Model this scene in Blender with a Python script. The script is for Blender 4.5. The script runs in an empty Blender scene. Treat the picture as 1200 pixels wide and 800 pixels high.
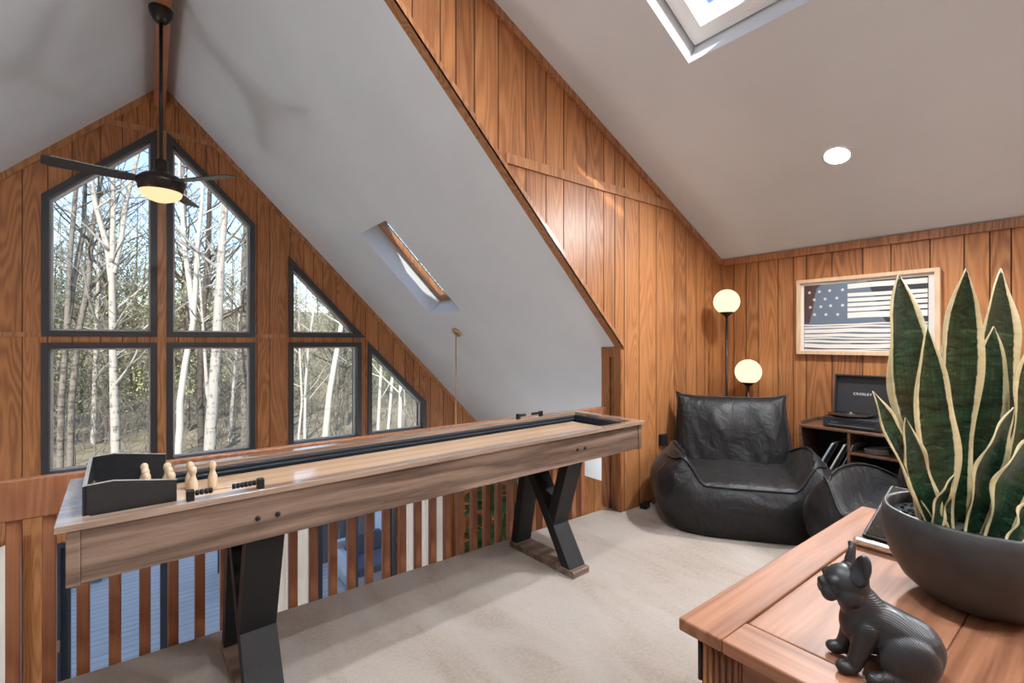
import bpy, bmesh, math, random
from mathutils import Vector, Matrix, noise

C = bpy.context.scene.collection
R_ = math.radians
WM = {}                                    # world matrix of every object built, for world-space geometry

# ------------------------------------------------------------------ camera model (level camera at the loft)
HCAM = 1.35
FPX = 555.0
YAW = R_(52.64)
FW = (math.cos(YAW), math.sin(YAW)); RT = (math.sin(YAW), -math.cos(YAW))
def ray(x, y, t):                           # point of the place at distance t along the view axis
    u = (x - 600) / FPX; v = (400 - y) / FPX
    return Vector(((FW[0] + u * RT[0]) * t, (FW[1] + u * RT[1]) * t, HCAM + v * t))
def at_y(x, y, Y):
    u = (x - 600) / FPX
    return ray(x, y, Y / (FW[1] + u * RT[1]))

# ------------------------------------------------------------------ object helpers
def put(o, parent=None):
    C.objects.link(o)
    if parent is not None:
        o.parent = parent
    return o
def tag(o, label=None, cat=None, group=None, kind=None):
    if label: o['label'] = label
    if cat: o['category'] = cat
    if group: o['group'] = group
    if kind: o['kind'] = kind
    return o
def thing(name, label, cat, loc=(0, 0, 0), rz=0.0, group=None):
    o = bpy.data.objects.new(name, None)
    o.empty_display_size = 0.05
    put(o)
    o.location = loc; o.rotation_euler = (0, 0, rz)
    WM[o] = Matrix.Translation(Vector(loc)) @ Matrix.Rotation(rz, 4, 'Z')
    return tag(o, label, cat, group)

class MB:
    """collects shapes and links them as one mesh object"""
    def __init__(self): self.bm = bmesh.new(); self.mi = 0; self.uv = None; self.rl = None
    def rnd_layer(self):
        if self.rl is None: self.rl = self.bm.loops.layers.float_color.new('rnd')
        return self.rl
    def uv_layer(self):
        if self.uv is None: self.uv = self.bm.loops.layers.uv.new('UVMap')
        return self.uv
    def f(self, pts, mi=None, rnd=None):
        vs = [self.bm.verts.new(p) for p in pts]
        fc = self.bm.faces.new(vs); fc.material_index = self.mi if mi is None else mi
        if rnd is not None:
            l = self.rnd_layer()
            for lp in fc.loops: lp[l] = (rnd, (rnd * 7.13) % 1, (rnd * 3.77) % 1, 1)
        return fc
    def box(self, c, s, M=None, bev=0.0, seg=1, mi=None):
        hx, hy, hz = s[0] / 2, s[1] / 2, s[2] / 2
        vs = []
        for dx in (-hx, hx):
            for dy in (-hy, hy):
                for dz in (-hz, hz):
                    p = Vector((dx, dy, dz))
                    if M is not None: p = M @ p
                    vs.append(self.bm.verts.new(p + Vector(c)))
        fs = []
        for q in ((0, 1, 3, 2), (4, 6, 7, 5), (0, 4, 5, 1), (2, 3, 7, 6), (0, 2, 6, 4), (1, 5, 7, 3)):
            fc = self.bm.faces.new([vs[i] for i in q]); fc.material_index = self.mi if mi is None else mi; fs.append(fc)
        if bev > 0:
            es = list({e for fc in fs for e in fc.edges})
            bmesh.ops.bevel(self.bm, geom=es, offset=bev, segments=seg, affect='EDGES', profile=0.5)
        return self
    def b2(self, lo, hi, bev=0.0, seg=1, mi=None):
        return self.box([(a + b) / 2 for a, b in zip(lo, hi)], [abs(b - a) for a, b in zip(lo, hi)], None, bev, seg, mi)
    def prism(self, poly, a, b, mi=None):
        """poly: list of 3D points; extruded from +a to +b (vectors)"""
        a = Vector(a); b = Vector(b); n = len(poly)
        p0 = [self.bm.verts.new(Vector(p) + a) for p in poly]; p1 = [self.bm.verts.new(Vector(p) + b) for p in poly]
        fs = [self.bm.faces.new(p0[::-1]), self.bm.faces.new(p1)]
        for i in range(n): fs.append(self.bm.faces.new([p0[i], p0[(i + 1) % n], p1[(i + 1) % n], p1[i]]))
        for fc in fs: fc.material_index = self.mi if mi is None else mi
        return self
    def ring(self, outer, inner, a, b, mi=None):
        a = Vector(a); b = Vector(b); n = len(outer)
        O0 = [self.bm.verts.new(Vector(p) + a) for p in outer]; O1 = [self.bm.verts.new(Vector(p) + b) for p in outer]
        I0 = [self.bm.verts.new(Vector(p) + a) for p in inner]; I1 = [self.bm.verts.new(Vector(p) + b) for p in inner]
        for i in range(n):
            j = (i + 1) % n
            for q in ((O0[i], O0[j], I0[j], I0[i]), (O1[j], O1[i], I1[i], I1[j]), (O0[j], O0[i], O1[i], O1[j]), (I0[i], I0[j], I1[j], I1[i])):
                fc = self.bm.faces.new(q); fc.material_index = self.mi if mi is None else mi
        return self
    def tube(self, pts, rad, n=8, cap=True, closed=False, mi=None, rnd=None):
        pts = [Vector(p) for p in pts]
        if not hasattr(rad, '__len__'): rad = [rad] * len(pts)
        rings = []; prev = None
        m = len(pts)
        for i, p in enumerate(pts):
            if closed: d = pts[(i + 1) % m] - pts[i - 1]
            else: d = (pts[min(i + 1, m - 1)] - pts[max(i - 1, 0)])
            if d.length < 1e-9: d = Vector((0, 0, 1))
            d.normalize()
            if prev is None:
                u = d.orthogonal().normalized()
            else:
                u = prev - d * prev.dot(d)
                u = d.orthogonal().normalized() if u.length < 1e-6 else u.normalized()
            prev = u; w = d.cross(u)
            rings.append([self.bm.verts.new(p + (u * math.cos(2 * math.pi * k / n) + w * math.sin(2 * math.pi * k / n)) * rad[i]) for k in range(n)])
        cnt = m if closed else m - 1
        for i in range(cnt):
            a, b = rings[i], rings[(i + 1) % m]
            for k in range(n):
                fc = self.bm.faces.new([a[k], a[(k + 1) % n], b[(k + 1) % n], b[k]]); fc.material_index = self.mi if mi is None else mi; fc.smooth = True
        if cap and not closed:
            for r, rev in ((rings[0], True), (rings[-1], False)):
                fc = self.bm.faces.new(r[::-1] if rev else r); fc.material_index = self.mi if mi is None else mi
        return self
    def lathe(self, prof, n=32, c=(0, 0, 0), axis=None, mi=None):
        """prof: list of (radius, height) from bottom to top"""
        c = Vector(c); M = axis
        rows = []
        for r, z in prof:
            if r < 1e-6:
                p = Vector((0, 0, z)); p = M @ p if M is not None else p
                rows.append([self.bm.verts.new(c + p)])
            else:
                row = []
                for k in range(n):
                    p = Vector((r * math.cos(2 * math.pi * k / n), r * math.sin(2 * math.pi * k / n), z))
                    if M is not None: p = M @ p
                    row.append(self.bm.verts.new(c + p))
                rows.append(row)
        for a, b in zip(rows, rows[1:]):
            for k in range(n):
                if len(a) == 1 and len(b) == 1: continue
                if len(a) == 1: q = [a[0], b[(k + 1) % n], b[k]]
                elif len(b) == 1: q = [a[k], a[(k + 1) % n], b[0]]
                else: q = [a[k], a[(k + 1) % n], b[(k + 1) % n], b[k]]
                fc = self.bm.faces.new(q); fc.material_index = self.mi if mi is None else mi; fc.smooth = True
        for row, rev in ((rows[0], True), (rows[-1], False)):
            if len(row) > 1:
                fc = self.bm.faces.new(row[::-1] if rev else row); fc.material_index = self.mi if mi is None else mi
        return self
    def ball(self, c, r, n=24, m=14, M=None):
        prof = [(max(0.0, math.sin(math.pi * i / m)), -math.cos(math.pi * i / m)) for i in range(m + 1)]
        prof[0] = (0, -1); prof[-1] = (0, 1)
        S = Matrix.Diagonal(Vector(r if hasattr(r, '__len__') else (r, r, r)))
        if M is not None: S = M.to_3x3() @ S
        return self.lathe(prof, n, c, S)
    def build(self, name, mats, parent=None, world=True, smooth=None, fix=True):
        if parent is not None and world:
            bmesh.ops.transform(self.bm, matrix=WM[parent].inverted(), verts=self.bm.verts)
        if fix: bmesh.ops.recalc_face_normals(self.bm, faces=self.bm.faces)
        me = bpy.data.meshes.new(name)
        if smooth:
            for fc in self.bm.faces: fc.smooth = True
        self.bm.to_mesh(me); self.bm.free()
        for m in (mats if isinstance(mats, (list, tuple)) else [mats]): me.materials.append(m)
        if smooth and smooth is not True:
            me.set_sharp_from_angle(angle=R_(smooth))
        o = bpy.data.objects.new(name, me)
        put(o, parent); WM[o] = WM[parent] if parent is not None else Matrix.Identity(4)
        return o

def copy_tree(o, parent=None):
    c = o.copy(); C.objects.link(c)
    if parent is not None: c.parent = parent
    for ch in [x for x in list(C.objects) if x.parent == o]:
        copy_tree(ch, c)
    return c
def struct(name, mb, mats, label, cat, smooth=None):
    o = mb.build(name, mats, smooth=smooth)
    return tag(o, label, cat, kind='structure')
def move_origin(o, loc):
    """put a single-mesh thing's origin at its base"""
    o.data.transform(Matrix.Translation(-Vector(loc))); o.location = loc
    WM[o] = Matrix.Translation(Vector(loc)); return o

# ------------------------------------------------------------------ materials
class NT:
    def __init__(self, name):
        self.m = bpy.data.materials.new(name); self.m.use_nodes = True
        self.t = self.m.node_tree; self.t.nodes.clear()
        self.out = self.t.nodes.new('ShaderNodeOutputMaterial')
    def n(self, typ, **kw):
        nd = self.t.nodes.new(typ)
        ins = kw.pop('ins', {})
        for k, v in kw.items(): setattr(nd, k, v)
        for k, v in ins.items():
            if isinstance(v, bpy.types.NodeSocket): self.t.links.new(v, nd.inputs[k])
            else: nd.inputs[k].default_value = v
        return nd
    def ramp(self, fac, stops, interp='LINEAR'):
        r = self.n('ShaderNodeValToRGB', ins={'Fac': fac}); cr = r.color_ramp; cr.interpolation = interp
        while len(cr.elements) < len(stops): cr.elements.new(0.5)
        for e, (p, c) in zip(cr.elements, stops):
            e.position = p; e.color = (*c, 1) if len(c) == 3 else c
        return r.outputs['Color']
    def math(self, op, a, b=0.0, c=0.0):
        nd = self.n('ShaderNodeMath', operation=op)
        for i, v in enumerate((a, b, c)):
            if isinstance(v, bpy.types.NodeSocket): self.t.links.new(v, nd.inputs[i])
            else: nd.inputs[i].default_value = v
        return nd.outputs[0]
    def vec(self, op, a, b):
        nd = self.n('ShaderNodeVectorMath', operation=op)
        for i, v in enumerate((a, b)):
            if isinstance(v, bpy.types.NodeSocket): self.t.links.new(v, nd.inputs[i])
            else: nd.inputs[i].default_value = v
        return nd.outputs[0]
    def mix(self, fac, a, b, mode='MIX'):
        nd = self.n('ShaderNodeMix', data_type='RGBA', blend_type=mode)
        for k, v in ((0, fac), (6, a), (7, b)):
            if isinstance(v, bpy.types.NodeSocket): self.t.links.new(v, nd.inputs[k])
            else: nd.inputs[k].default_value = v if k == 0 or len(v) == 4 else (*v, 1)
        return nd.outputs[2]
    def noise(self, vec, scale, detail=2, rough=0.5, dist=0.0):
        nd = self.n('ShaderNodeTexNoise', ins={'Scale': scale, 'Detail': detail, 'Roughness': rough, 'Distortion': dist})
        if vec is not None: self.t.links.new(vec, nd.inputs['Vector'])
        return nd.outputs['Fac']
    def obj(self): return self.n('ShaderNodeTexCoord').outputs['Object']
    def bump(self, h, strength=0.3, dist=0.01):
        return self.n('ShaderNodeBump', ins={'Height': h, 'Strength': strength, 'Distance': dist}).outputs['Normal']
    def surf(self, color=(0.5, 0.5, 0.5), rough=0.5, metal=0.0, normal=None, **extra):
        p = self.n('ShaderNodeBsdfPrincipled')
        def s(k, v):
            if isinstance(v, bpy.types.NodeSocket): self.t.links.new(v, p.inputs[k])
            elif k in ('Base Color', 'Emission Color', 'Sheen Tint', 'Coat Tint') and len(v) == 3: p.inputs[k].default_value = (*v, 1)
            else: p.inputs[k].default_value = v
        s('Base Color', color); s('Roughness', rough); s('Metallic', metal)
        if normal is not None: s('Normal', normal)
        for k, v in extra.items(): s(k.replace('_', ' '), v)
        self.t.links.new(p.outputs[0], self.out.inputs['Surface'])
        return self.m

def plain(name, col, rough=0.5, metal=0.0, bump=0.0, scale=60.0, var=0.12, **kw):
    t = NT(name); o = t.obj()
    n = t.noise(o, scale, 3)
    d = tuple(c * (1 - var) for c in col); l = tuple(min(1, c * (1 + var)) for c in col)
    c = t.ramp(n, [(0.3, d), (0.7, l)])
    return t.surf(c, rough, metal, t.bump(n, bump, 0.005) if bump else None, **kw)

def emit(name, col, strength):
    t = NT(name)
    lw = t.n('ShaderNodeLayerWeight', ins={'Blend': 0.35}).outputs['Facing']
    e = t.n('ShaderNodeEmission', ins={'Color': (*col, 1), 'Strength': strength})
    t.t.links.new(e.outputs[0], t.out.inputs['Surface']); return t.m

def wood(name, dark, mid, light, rough=0.35, across=(5.0, 5.0, 0.55), rings=55.0, pores=(170.0, 170.0, 5.0), use_rnd=True, bump=0.15, contrast=1.0, **kw):
    """flat-sawn wood: contour lines of a noise stretched along the grain, with fine pores"""
    t = NT(name); o = t.obj()
    if use_rnd:
        a = t.n('ShaderNodeAttribute', attribute_name='rnd')
        off = t.vec('MULTIPLY', a.outputs['Color'], (37.0, 53.0, 91.0))
        v0 = t.vec('ADD', o, off)
    else: v0 = o
    v = t.vec('MULTIPLY', v0, across)
    n = t.noise(v, 1.0, 1.5, 0.4, 0.25)
    ring = t.math('SINE', t.math('MULTIPLY', n, rings * 2))
    ring = t.math('MULTIPLY_ADD', ring, 0.5, 0.5)
    p = t.noise(t.vec('MULTIPLY', v0, pores), 1.0, 3, 0.6)
    big = t.noise(t.vec('MULTIPLY', v0, tuple(k * 0.35 for k in across)), 1.0, 2)
    val = t.math('ADD', t.math('MULTIPLY', ring, 0.34 * contrast), t.math('MULTIPLY', p, 0.45))
    val = t.math('ADD', val, t.math('MULTIPLY', big, 0.35))
    if use_rnd:
        val = t.math('ADD', val, t.math('MULTIPLY_ADD', a.outputs['Fac'], 0.22, -0.11))
    c = t.ramp(val, [(0.28, dark), (0.55, mid), (0.85, light)])
    return t.surf(c, rough, 0, t.bump(val, bump, 0.004), **kw)

M = {}
M['panel'] = wood('panelling_wood', (0.205, 0.078, 0.028), (0.375, 0.155, 0.055), (0.49, 0.228, 0.087), rough=0.42, bump=0.10, contrast=0.6, Specular_IOR_Level=0.4)
M['trim'] = wood('trim_wood', (0.20, 0.083, 0.034), (0.34, 0.15, 0.062), (0.44, 0.21, 0.09), rough=0.32, use_rnd=False)
M['rail'] = wood('railing_wood', (0.24, 0.088, 0.04), (0.36, 0.145, 0.068), (0.46, 0.205, 0.10), rough=0.3, use_rnd=False, contrast=0.5)
M['groove'] = plain('dark_groove_wood', (0.045, 0.018, 0.008), 0.8)  # dark brown of groove bottoms and board gaps
M['grey_oak'] = wood('weathered_oak_laminate', (0.07, 0.043, 0.031), (0.175, 0.115, 0.082), (0.29, 0.205, 0.155), rough=0.38, across=(0.9, 16.0, 16.0), rings=9, pores=(9.0, 150.0, 150.0), use_rnd=False, contrast=1.0, bump=0.1)
M['play'] = wood('varnished_maple', (0.40, 0.25, 0.15), (0.54, 0.36, 0.23), (0.63, 0.46, 0.32), rough=0.08, across=(0.6, 12.0, 3.0), rings=10, pores=(5.0, 120.0, 60.0), use_rnd=False, contrast=0.5, bump=0.01)
M['greylip'] = wood('weathered_oak_rail', (0.17, 0.11, 0.08), (0.33, 0.235, 0.175), (0.45, 0.34, 0.27), rough=0.16, across=(0.8, 12.0, 12.0), rings=10, pores=(6.0, 160.0, 160.0), use_rnd=False, contrast=0.5, bump=0.02, Coat_Weight=0.6, Coat_Roughness=0.08)
M['chest'] = wood('varnished_cherry', (0.20, 0.082, 0.042), (0.335, 0.15, 0.082), (0.43, 0.22, 0.13), rough=0.45, Specular_IOR_Level=0.3, across=(0.8, 10.0, 3.0), rings=18, pores=(5.0, 150.0, 60.0), use_rnd=True, contrast=0.6, bump=0.05)
M['chest_up'] = wood('varnished_cherry_side', (0.17, 0.055, 0.018), (0.36, 0.14, 0.05), (0.48, 0.22, 0.09), rough=0.3, across=(10.0, 10.0, 0.8), rings=18, pores=(150.0, 150.0, 5.0), use_rnd=True, contrast=0.8, bump=0.08)
M['walnut'] = wood('dark_walnut', (0.06, 0.03, 0.018), (0.115, 0.056, 0.032), (0.16, 0.085, 0.05), rough=0.35, across=(9.0, 0.8, 9.0), use_rnd=False)
M['ash'] = wood('pale_ash', (0.52, 0.34, 0.2), (0.64, 0.45, 0.29), (0.72, 0.54, 0.38), rough=0.45, use_rnd=False, contrast=0.4)
M['pin'] = wood('turned_pine', (0.52, 0.38, 0.24), (0.62, 0.48, 0.33), (0.70, 0.57, 0.42), rough=0.4, across=(40, 40, 5), use_rnd=False, contrast=0.4)
M['beech'] = plain('gold_rod', (0.55, 0.33, 0.12), 0.3, 0.4)
M['black'] = plain('black_satin', (0.011, 0.011, 0.012), 0.5, Specular_IOR_Level=0.3)
M['blackp'] = plain('black_panel', (0.016, 0.018, 0.021), 0.3)
M['edge'] = plain('pale_board_edge', (0.32, 0.31, 0.30), 0.4)
M['felt'] = plain('charcoal_felt', (0.035, 0.042, 0.055), 0.85, bump=0.5, scale=400)
M['rubber'] = plain('black_rubber', (0.022, 0.028, 0.038), 0.5)
M['bronze'] = plain('dark_bronze', (0.022, 0.016, 0.013), 0.32, 0.5)
M['brass'] = plain('brushed_brass', (0.60, 0.42, 0.2), 0.3, 0.9)
M['steel'] = plain('steel', (0.62, 0.62, 0.62), 0.25, 1.0)
M['white'] = plain('white_paint', (0.82, 0.82, 0.81), 0.55, var=0.02)
M['whiteplastic'] = plain('white_sash', (0.85, 0.85, 0.85), 0.35, var=0.02)
M['frame'] = plain('charcoal_window_frame', (0.030, 0.032, 0.036), 0.4)
M['alu'] = plain('pale_window_bead', (0.55, 0.52, 0.5), 0.4)
M['navy'] = plain('dark_blue_door_frame', (0.018, 0.028, 0.045), 0.4)
M['curtain'] = plain('ivory_linen', (0.80, 0.77, 0.72), 0.8, bump=0.2, scale=250)
M['fanblade'] = plain('fan_blade', (0.03, 0.024, 0.02), 0.4)
M['pot'] = plain('charcoal_planter', (0.042, 0.041, 0.042), 0.45, bump=0.25, scale=25, var=0.2)
M['soil'] = plain('dark_soil', (0.018, 0.017, 0.018), 0.9, bump=1.0, scale=90)
M['chrome'] = plain('chrome', (0.75, 0.73, 0.70), 0.15, 1.0)
M['darkglass'] = plain('dark_glass', (0.03, 0.022, 0.018), 0.06)
M['vinyl'] = plain('black_leatherette', (0.02, 0.02, 0.023), 0.45, bump=0.3, scale=300)
M['lowfloor'] = wood('lower_floor_wood', (0.16, 0.09, 0.05), (0.28, 0.17, 0.1), (0.36, 0.24, 0.15), rough=0.4, across=(0.8, 8, 8), use_rnd=False)

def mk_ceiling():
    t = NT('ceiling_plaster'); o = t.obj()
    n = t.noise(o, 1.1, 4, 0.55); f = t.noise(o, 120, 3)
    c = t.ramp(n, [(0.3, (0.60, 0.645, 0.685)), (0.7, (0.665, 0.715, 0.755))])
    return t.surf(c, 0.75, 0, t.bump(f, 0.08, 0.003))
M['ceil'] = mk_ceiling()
def mk_carpet():
    t = NT('cut_pile_carpet'); o = t.obj()
    n1 = t.noise(t.vec('MULTIPLY', o, (3.2, 1.1, 1)), 1.3, 3, 0.55, 0.6)
    n2 = t.noise(o, 55, 5, 0.75); n3 = t.noise(o, 420, 3, 0.8)
    v = t.math('ADD', t.math('MULTIPLY', n1, 0.62), t.math('MULTIPLY', n2, 0.38))
    c = t.ramp(v, [(0.34, (0.40, 0.30, 0.225)), (0.47, (0.53, 0.44, 0.365)), (0.62, (0.60, 0.525, 0.46))])
    c = t.mix(t.math('MULTIPLY', n3, 0.35), c, (0.34, 0.27, 0.22, 1))
    h = t.math('ADD', n2, t.math('MULTIPLY', n3, 0.7))
    return t.surf(c, 0.95, 0, t.bump(h, 0.9, 0.012), Sheen_Weight=0.25)
M['carpet'] = mk_carpet()
def mk_velvet():
    t = NT('black_velvet'); o = t.obj()
    big = t.noise(o, 4.5, 3, 0.55, 1.2)
    st = t.noise(t.vec('MULTIPLY', o, (9, 9, 5)), 1.0, 2.0, 0.5, 1.8)
    fine = t.noise(o, 160, 2)
    h = t.math('ADD', t.math('MULTIPLY', big, 0.9), t.math('MULTIPLY', st, 0.7))
    h = t.math('ADD', h, t.math('MULTIPLY', fine, 0.05))
    c = t.ramp(big, [(0.3, (0.004, 0.0042, 0.0055)), (0.75, (0.009, 0.008, 0.0085))])
    return t.surf(c, t.math('MULTIPLY_ADD', st, 0.2, 0.42), 0, t.bump(h, 0.45, 0.03), Specular_IOR_Level=0.42, Sheen_Weight=0.06, Sheen_Roughness=0.4, Sheen_Tint=(0.8, 0.7, 0.62))
M['velvet'] = mk_velvet()
def mk_glass(name, tint=(1, 1, 1)):
    t = NT(name)
    tr = t.n('ShaderNodeBsdfTransparent', ins={'Color': (*tint, 1)})
    gl = t.n('ShaderNodeBsdfGlossy', ins={'Color': (1, 1, 1, 1), 'Roughness': 0.02})
    g = t.n('ShaderNodeNewGeometry')
    dt = t.n('ShaderNodeVectorMath', operation='DOT_PRODUCT', ins={0: g.outputs['Normal'], 1: g.outputs['Incoming']}).outputs['Value']
    c1 = t.math('SUBTRACT', 1.0, t.math('ABSOLUTE', dt))
    fr = t.math('MULTIPLY_ADD', t.math('POWER', c1, 5.0), 0.96, 0.04)         # the same reflectance from both faces
    mx = t.n('ShaderNodeMixShader', ins={0: fr, 1: tr.outputs[0], 2: gl.outputs[0]})
    t.t.links.new(mx.outputs[0], t.out.inputs['Surface']); return t.m
M['glass'] = mk_glass('window_glass', (0.97, 0.98, 0.98))
M['skyglass'] = mk_glass('skylight_glass', (0.85, 0.88, 0.9))
M['artglass'] = mk_glass('picture_glass')
def mk_statue():
    t = NT('ribbed_grey_resin'); o = t.obj()
    w = t.n('ShaderNodeTexWave', wave_type='RINGS', rings_direction='Y', ins={'Scale': 95.0, 'Distortion': 1.5, 'Detail': 1.0, 'Detail Scale': 0.4})
    t.t.links.new(t.vec('ADD', o, (-0.045, 0.0, -0.03)), w.inputs['Vector'])
    n = t.noise(o, 30, 2)
    c = t.ramp(n, [(0.3, (0.015, 0.016, 0.018)), (0.7, (0.023, 0.024, 0.027))])
    mask = t.ramp(t.noise(t.vec('ADD', o, (0.31, 0.2, 0.12)), 11, 1), [(0.42, (0, 0, 0)), (0.54, (1, 1, 1))])
    h = t.math('MULTIPLY', w.outputs['Fac'], mask)
    return t.surf(c, 0.42, 0, t.bump(h, 0.16, 0.003))
M['statue'] = mk_statue()
def mk_leaf():
    t = NT('snake_plant_leaf')
    uv = t.n('ShaderNodeTexCoord').outputs['UV']
    s = t.n('ShaderNodeSeparateXYZ', ins={0: uv})
    x = t.math('ABSOLUTE', t.math('SUBTRACT', s.outputs[0], 0.5))
    n = t.noise(t.vec('MULTIPLY', uv, (3, 26, 1)), 1.0, 3, 0.5, 0.5)
    edge = t.math('ADD', x, t.math('MULTIPLY_ADD', n, 0.05, -0.025))
    m = t.ramp(edge, [(0.365, (0, 0, 0)), (0.385, (1, 1, 1))])
    bands = t.noise(t.vec('MULTIPLY', uv, (1.6, 34, 1)), 1.0, 3, 0.6, 1.2)
    streak = t.noise(t.vec('MULTIPLY', uv, (40, 2.5, 1)), 1.0, 2)
    g = t.ramp(t.math('ADD', t.math('MULTIPLY', bands, 0.7), t.math('MULTIPLY', streak, 0.3)), [(0.38, (0.006, 0.018, 0.010)), (0.55, (0.018, 0.052, 0.024)), (0.74, (0.075, 0.15, 0.065))])
    cr = t.ramp(n, [(0.3, (0.62, 0.52, 0.27)), (0.7, (0.72, 0.64, 0.40))])
    c = t.mix(m, g, cr)
    h = t.math('ADD', streak, t.math('MULTIPLY', bands, 0.4))
    return t.surf(c, 0.27, 0, t.bump(h, 0.12, 0.003))
M['leaf'] = mk_leaf()
def mk_deck():
    t = NT('grey_deck_boards'); o = t.obj()
    s = t.n('ShaderNodeSeparateXYZ', ins={0: o})
    fr = t.math('FRACT', t.math('MULTIPLY', s.outputs[1], 1 / 0.145))
    gap = t.ramp(fr, [(0.035, (0.14, 0.14, 0.15)), (0.06, (1, 1, 1))])
    n = t.noise(t.vec('MULTIPLY', o, (1.5, 25, 1)), 1.0, 4)
    c = t.ramp(n, [(0.3, (0.46, 0.44, 0.43)), (0.7, (0.58, 0.56, 0.55))])
    return t.surf(t.mix(1.0, c, gap, 'MULTIPLY'), 0.7)
M['deck'] = mk_deck()
def mk_ground():
    t = NT('leaf_litter_ground'); o = t.obj()
    n = t.noise(o, 0.35, 5, 0.6); f = t.noise(o, 6, 4, 0.7)
    v = t.math('ADD', t.math('MULTIPLY', n, 0.6), t.math('MULTIPLY', f, 0.4))
    c = t.ramp(v, [(0.32, (0.08, 0.08, 0.04)), (0.45, (0.21, 0.175, 0.11)), (0.55, (0.29, 0.25, 0.18)), (0.68, (0.18, 0.195, 0.09))])
    return t.surf(c, 0.95, 0, t.bump(f, 0.6, 0.1))
M['ground'] = mk_ground()
def mk_bark(name, base, spot, amount):
    t = NT(name); o = t.obj()
    n = t.noise(t.vec('MULTIPLY', o, (9, 9, 3.2)), 1.0, 4, 0.65)
    l = t.noise(t.vec('MULTIPLY', o, (3, 3, 16)), 1.0, 3)
    v = t.math('ADD', t.math('MULTIPLY', n, 0.65), t.math('MULTIPLY', l, 0.35))
    c = t.ramp(v, [(amount - 0.06, spot), (amount + 0.05, base)])
    return t.surf(c, 0.85, 0, t.bump(n, 0.4, 0.03))
M['birch'] = mk_bark('white_birch_bark', (0.34, 0.32, 0.29), (0.09, 0.08, 0.07), 0.43)
M['aspen'] = mk_bark('smooth_white_bark', (0.42, 0.40, 0.36), (0.22, 0.20, 0.175), 0.36)
M['greybark'] = mk_bark('grey_bark', (0.16, 0.143, 0.122), (0.06, 0.052, 0.044), 0.48)
M['darkbark'] = mk_bark('dark_bark', (0.07, 0.06, 0.05), (0.025, 0.022, 0.02), 0.46)
M['foliage'] = plain('spring_leaves', (0.25, 0.27, 0.12), 0.7, scale=3, var=0.45)
M['ever'] = plain('evergreen_needles', (0.10, 0.135, 0.065), 0.75, scale=3, var=0.4)
M['fiddle'] = plain('fig_leaf', (0.055, 0.12, 0.05), 0.3, scale=6, var=0.3)
M['reflect_blue'] = plain('painted_blue_reflection', (0.115, 0.15, 0.195), 0.6, var=0.05)  # black print with the bluish glass reflection painted in
M['reflect_brown'] = plain('painted_brown_reflection', (0.055, 0.022, 0.022), 0.6, var=0.05)  # brown reflection in the glass, painted into the print
M['ink'] = plain('near_black_print', (0.014, 0.013, 0.018), 0.6, var=0.05)
M['paper'] = plain('off_white_print', (0.70, 0.66, 0.60), 0.7, var=0.03)
M['globe'] = emit('glowing_opal_glass', (1.0, 0.80, 0.50), 1.5)
M['fanlight'] = emit('glowing_fan_bowl', (1.0, 0.66, 0.36), 1.35)
M['led'] = emit('led_disc', (0.93, 0.965, 1.0), 1650.0)
M['lantern'] = emit('added_fill_glow', (0.95, 0.97, 1.0), 24.0)  # glow of the added unseen lamps on the lower floor

# ------------------------------------------------------------------ the shell
YG = 6.46                     # gable wall
YP = 2.45                     # panelled wall above and beside the stair void
XR = 4.444                    # wall with the picture
XK, ZK = 0.105, 4.156         # ridge
LOW = -2.68                   # lower storey floor
def roof(x): return ZK - abs(x - XK)
def dorm(x): return 2.147 + 0.492 * (XR - x)

def panel_wall(mb, P, u0, u1, top, bot, kinks, holes, grooves, thick, gw=0.0035, gd=0.007, seed=1):
    rr = random.Random(seed)
    cuts = {u0, u1}
    for k in kinks: cuts.add(k)
    for h in holes:
        for p in h: cuts.add(p[0])
    gs = [g for g in grooves if u0 < g < u1]
    for g in gs: cuts.add(g - gw); cuts.add(g + gw)
    cuts = sorted(c for c in cuts if u0 - 1e-9 <= c <= u1 + 1e-9)
    def spans(u, act):
        s = [bot(u)]
        for h in act:
            ys = []
            for i in range(len(h)):
                a, b = h[i], h[(i + 1) % len(h)]
                if abs(a[0] - b[0]) < 1e-9: continue
                lo, hi = min(a[0], b[0]), max(a[0], b[0])
                if lo - 1e-7 <= u <= hi + 1e-7:
                    ys.append(a[1] + (b[1] - a[1]) * (u - a[0]) / (b[0] - a[0]))
            s += [min(ys), max(ys)]
        s.append(top(u)); return s
    rv = {}
    for a, b in zip(cuts, cuts[1:]):
        if b - a < 1e-6: continue
        m = (a + b) / 2
        act = [h for h in holes if min(p[0] for p in h) < m < max(p[0] for p in h)]
        act.sort(key=lambda h: sum(p[1] for p in h) / len(h))
        isg = any(abs(m - g) <= gw for g in gs)
        bi = sum(1 for g in gs if g < m)
        if bi not in rv: rv[bi] = rr.random()
        sa, sb = spans(a + 1e-7, act), spans(b - 1e-7, act)
        d = gd if isg else 0.0
        for i in range(0, len(sa), 2):
            if max(sa[i + 1] - sa[i], sb[i + 1] - sb[i]) < 1e-5: continue
            mb.f([P(a, sa[i], d), P(b, sb[i], d), P(b, sb[i + 1], d), P(a, sa[i + 1], d)], 1 if isg else 0, rv[bi])
            mb.f([P(a, sa[i], thick), P(b, sb[i], thick), P(b, sb[i + 1], thick), P(a, sa[i + 1], thick)], 1, 0.0)
            if isg:
                for uu, ss in ((a, sa), (b, sb)):
                    mb.f([P(uu, ss[i], 0), P(uu, ss[i], gd), P(uu, ss[i + 1], gd), P(uu, ss[i + 1], 0)], 1, 0.0)

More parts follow.
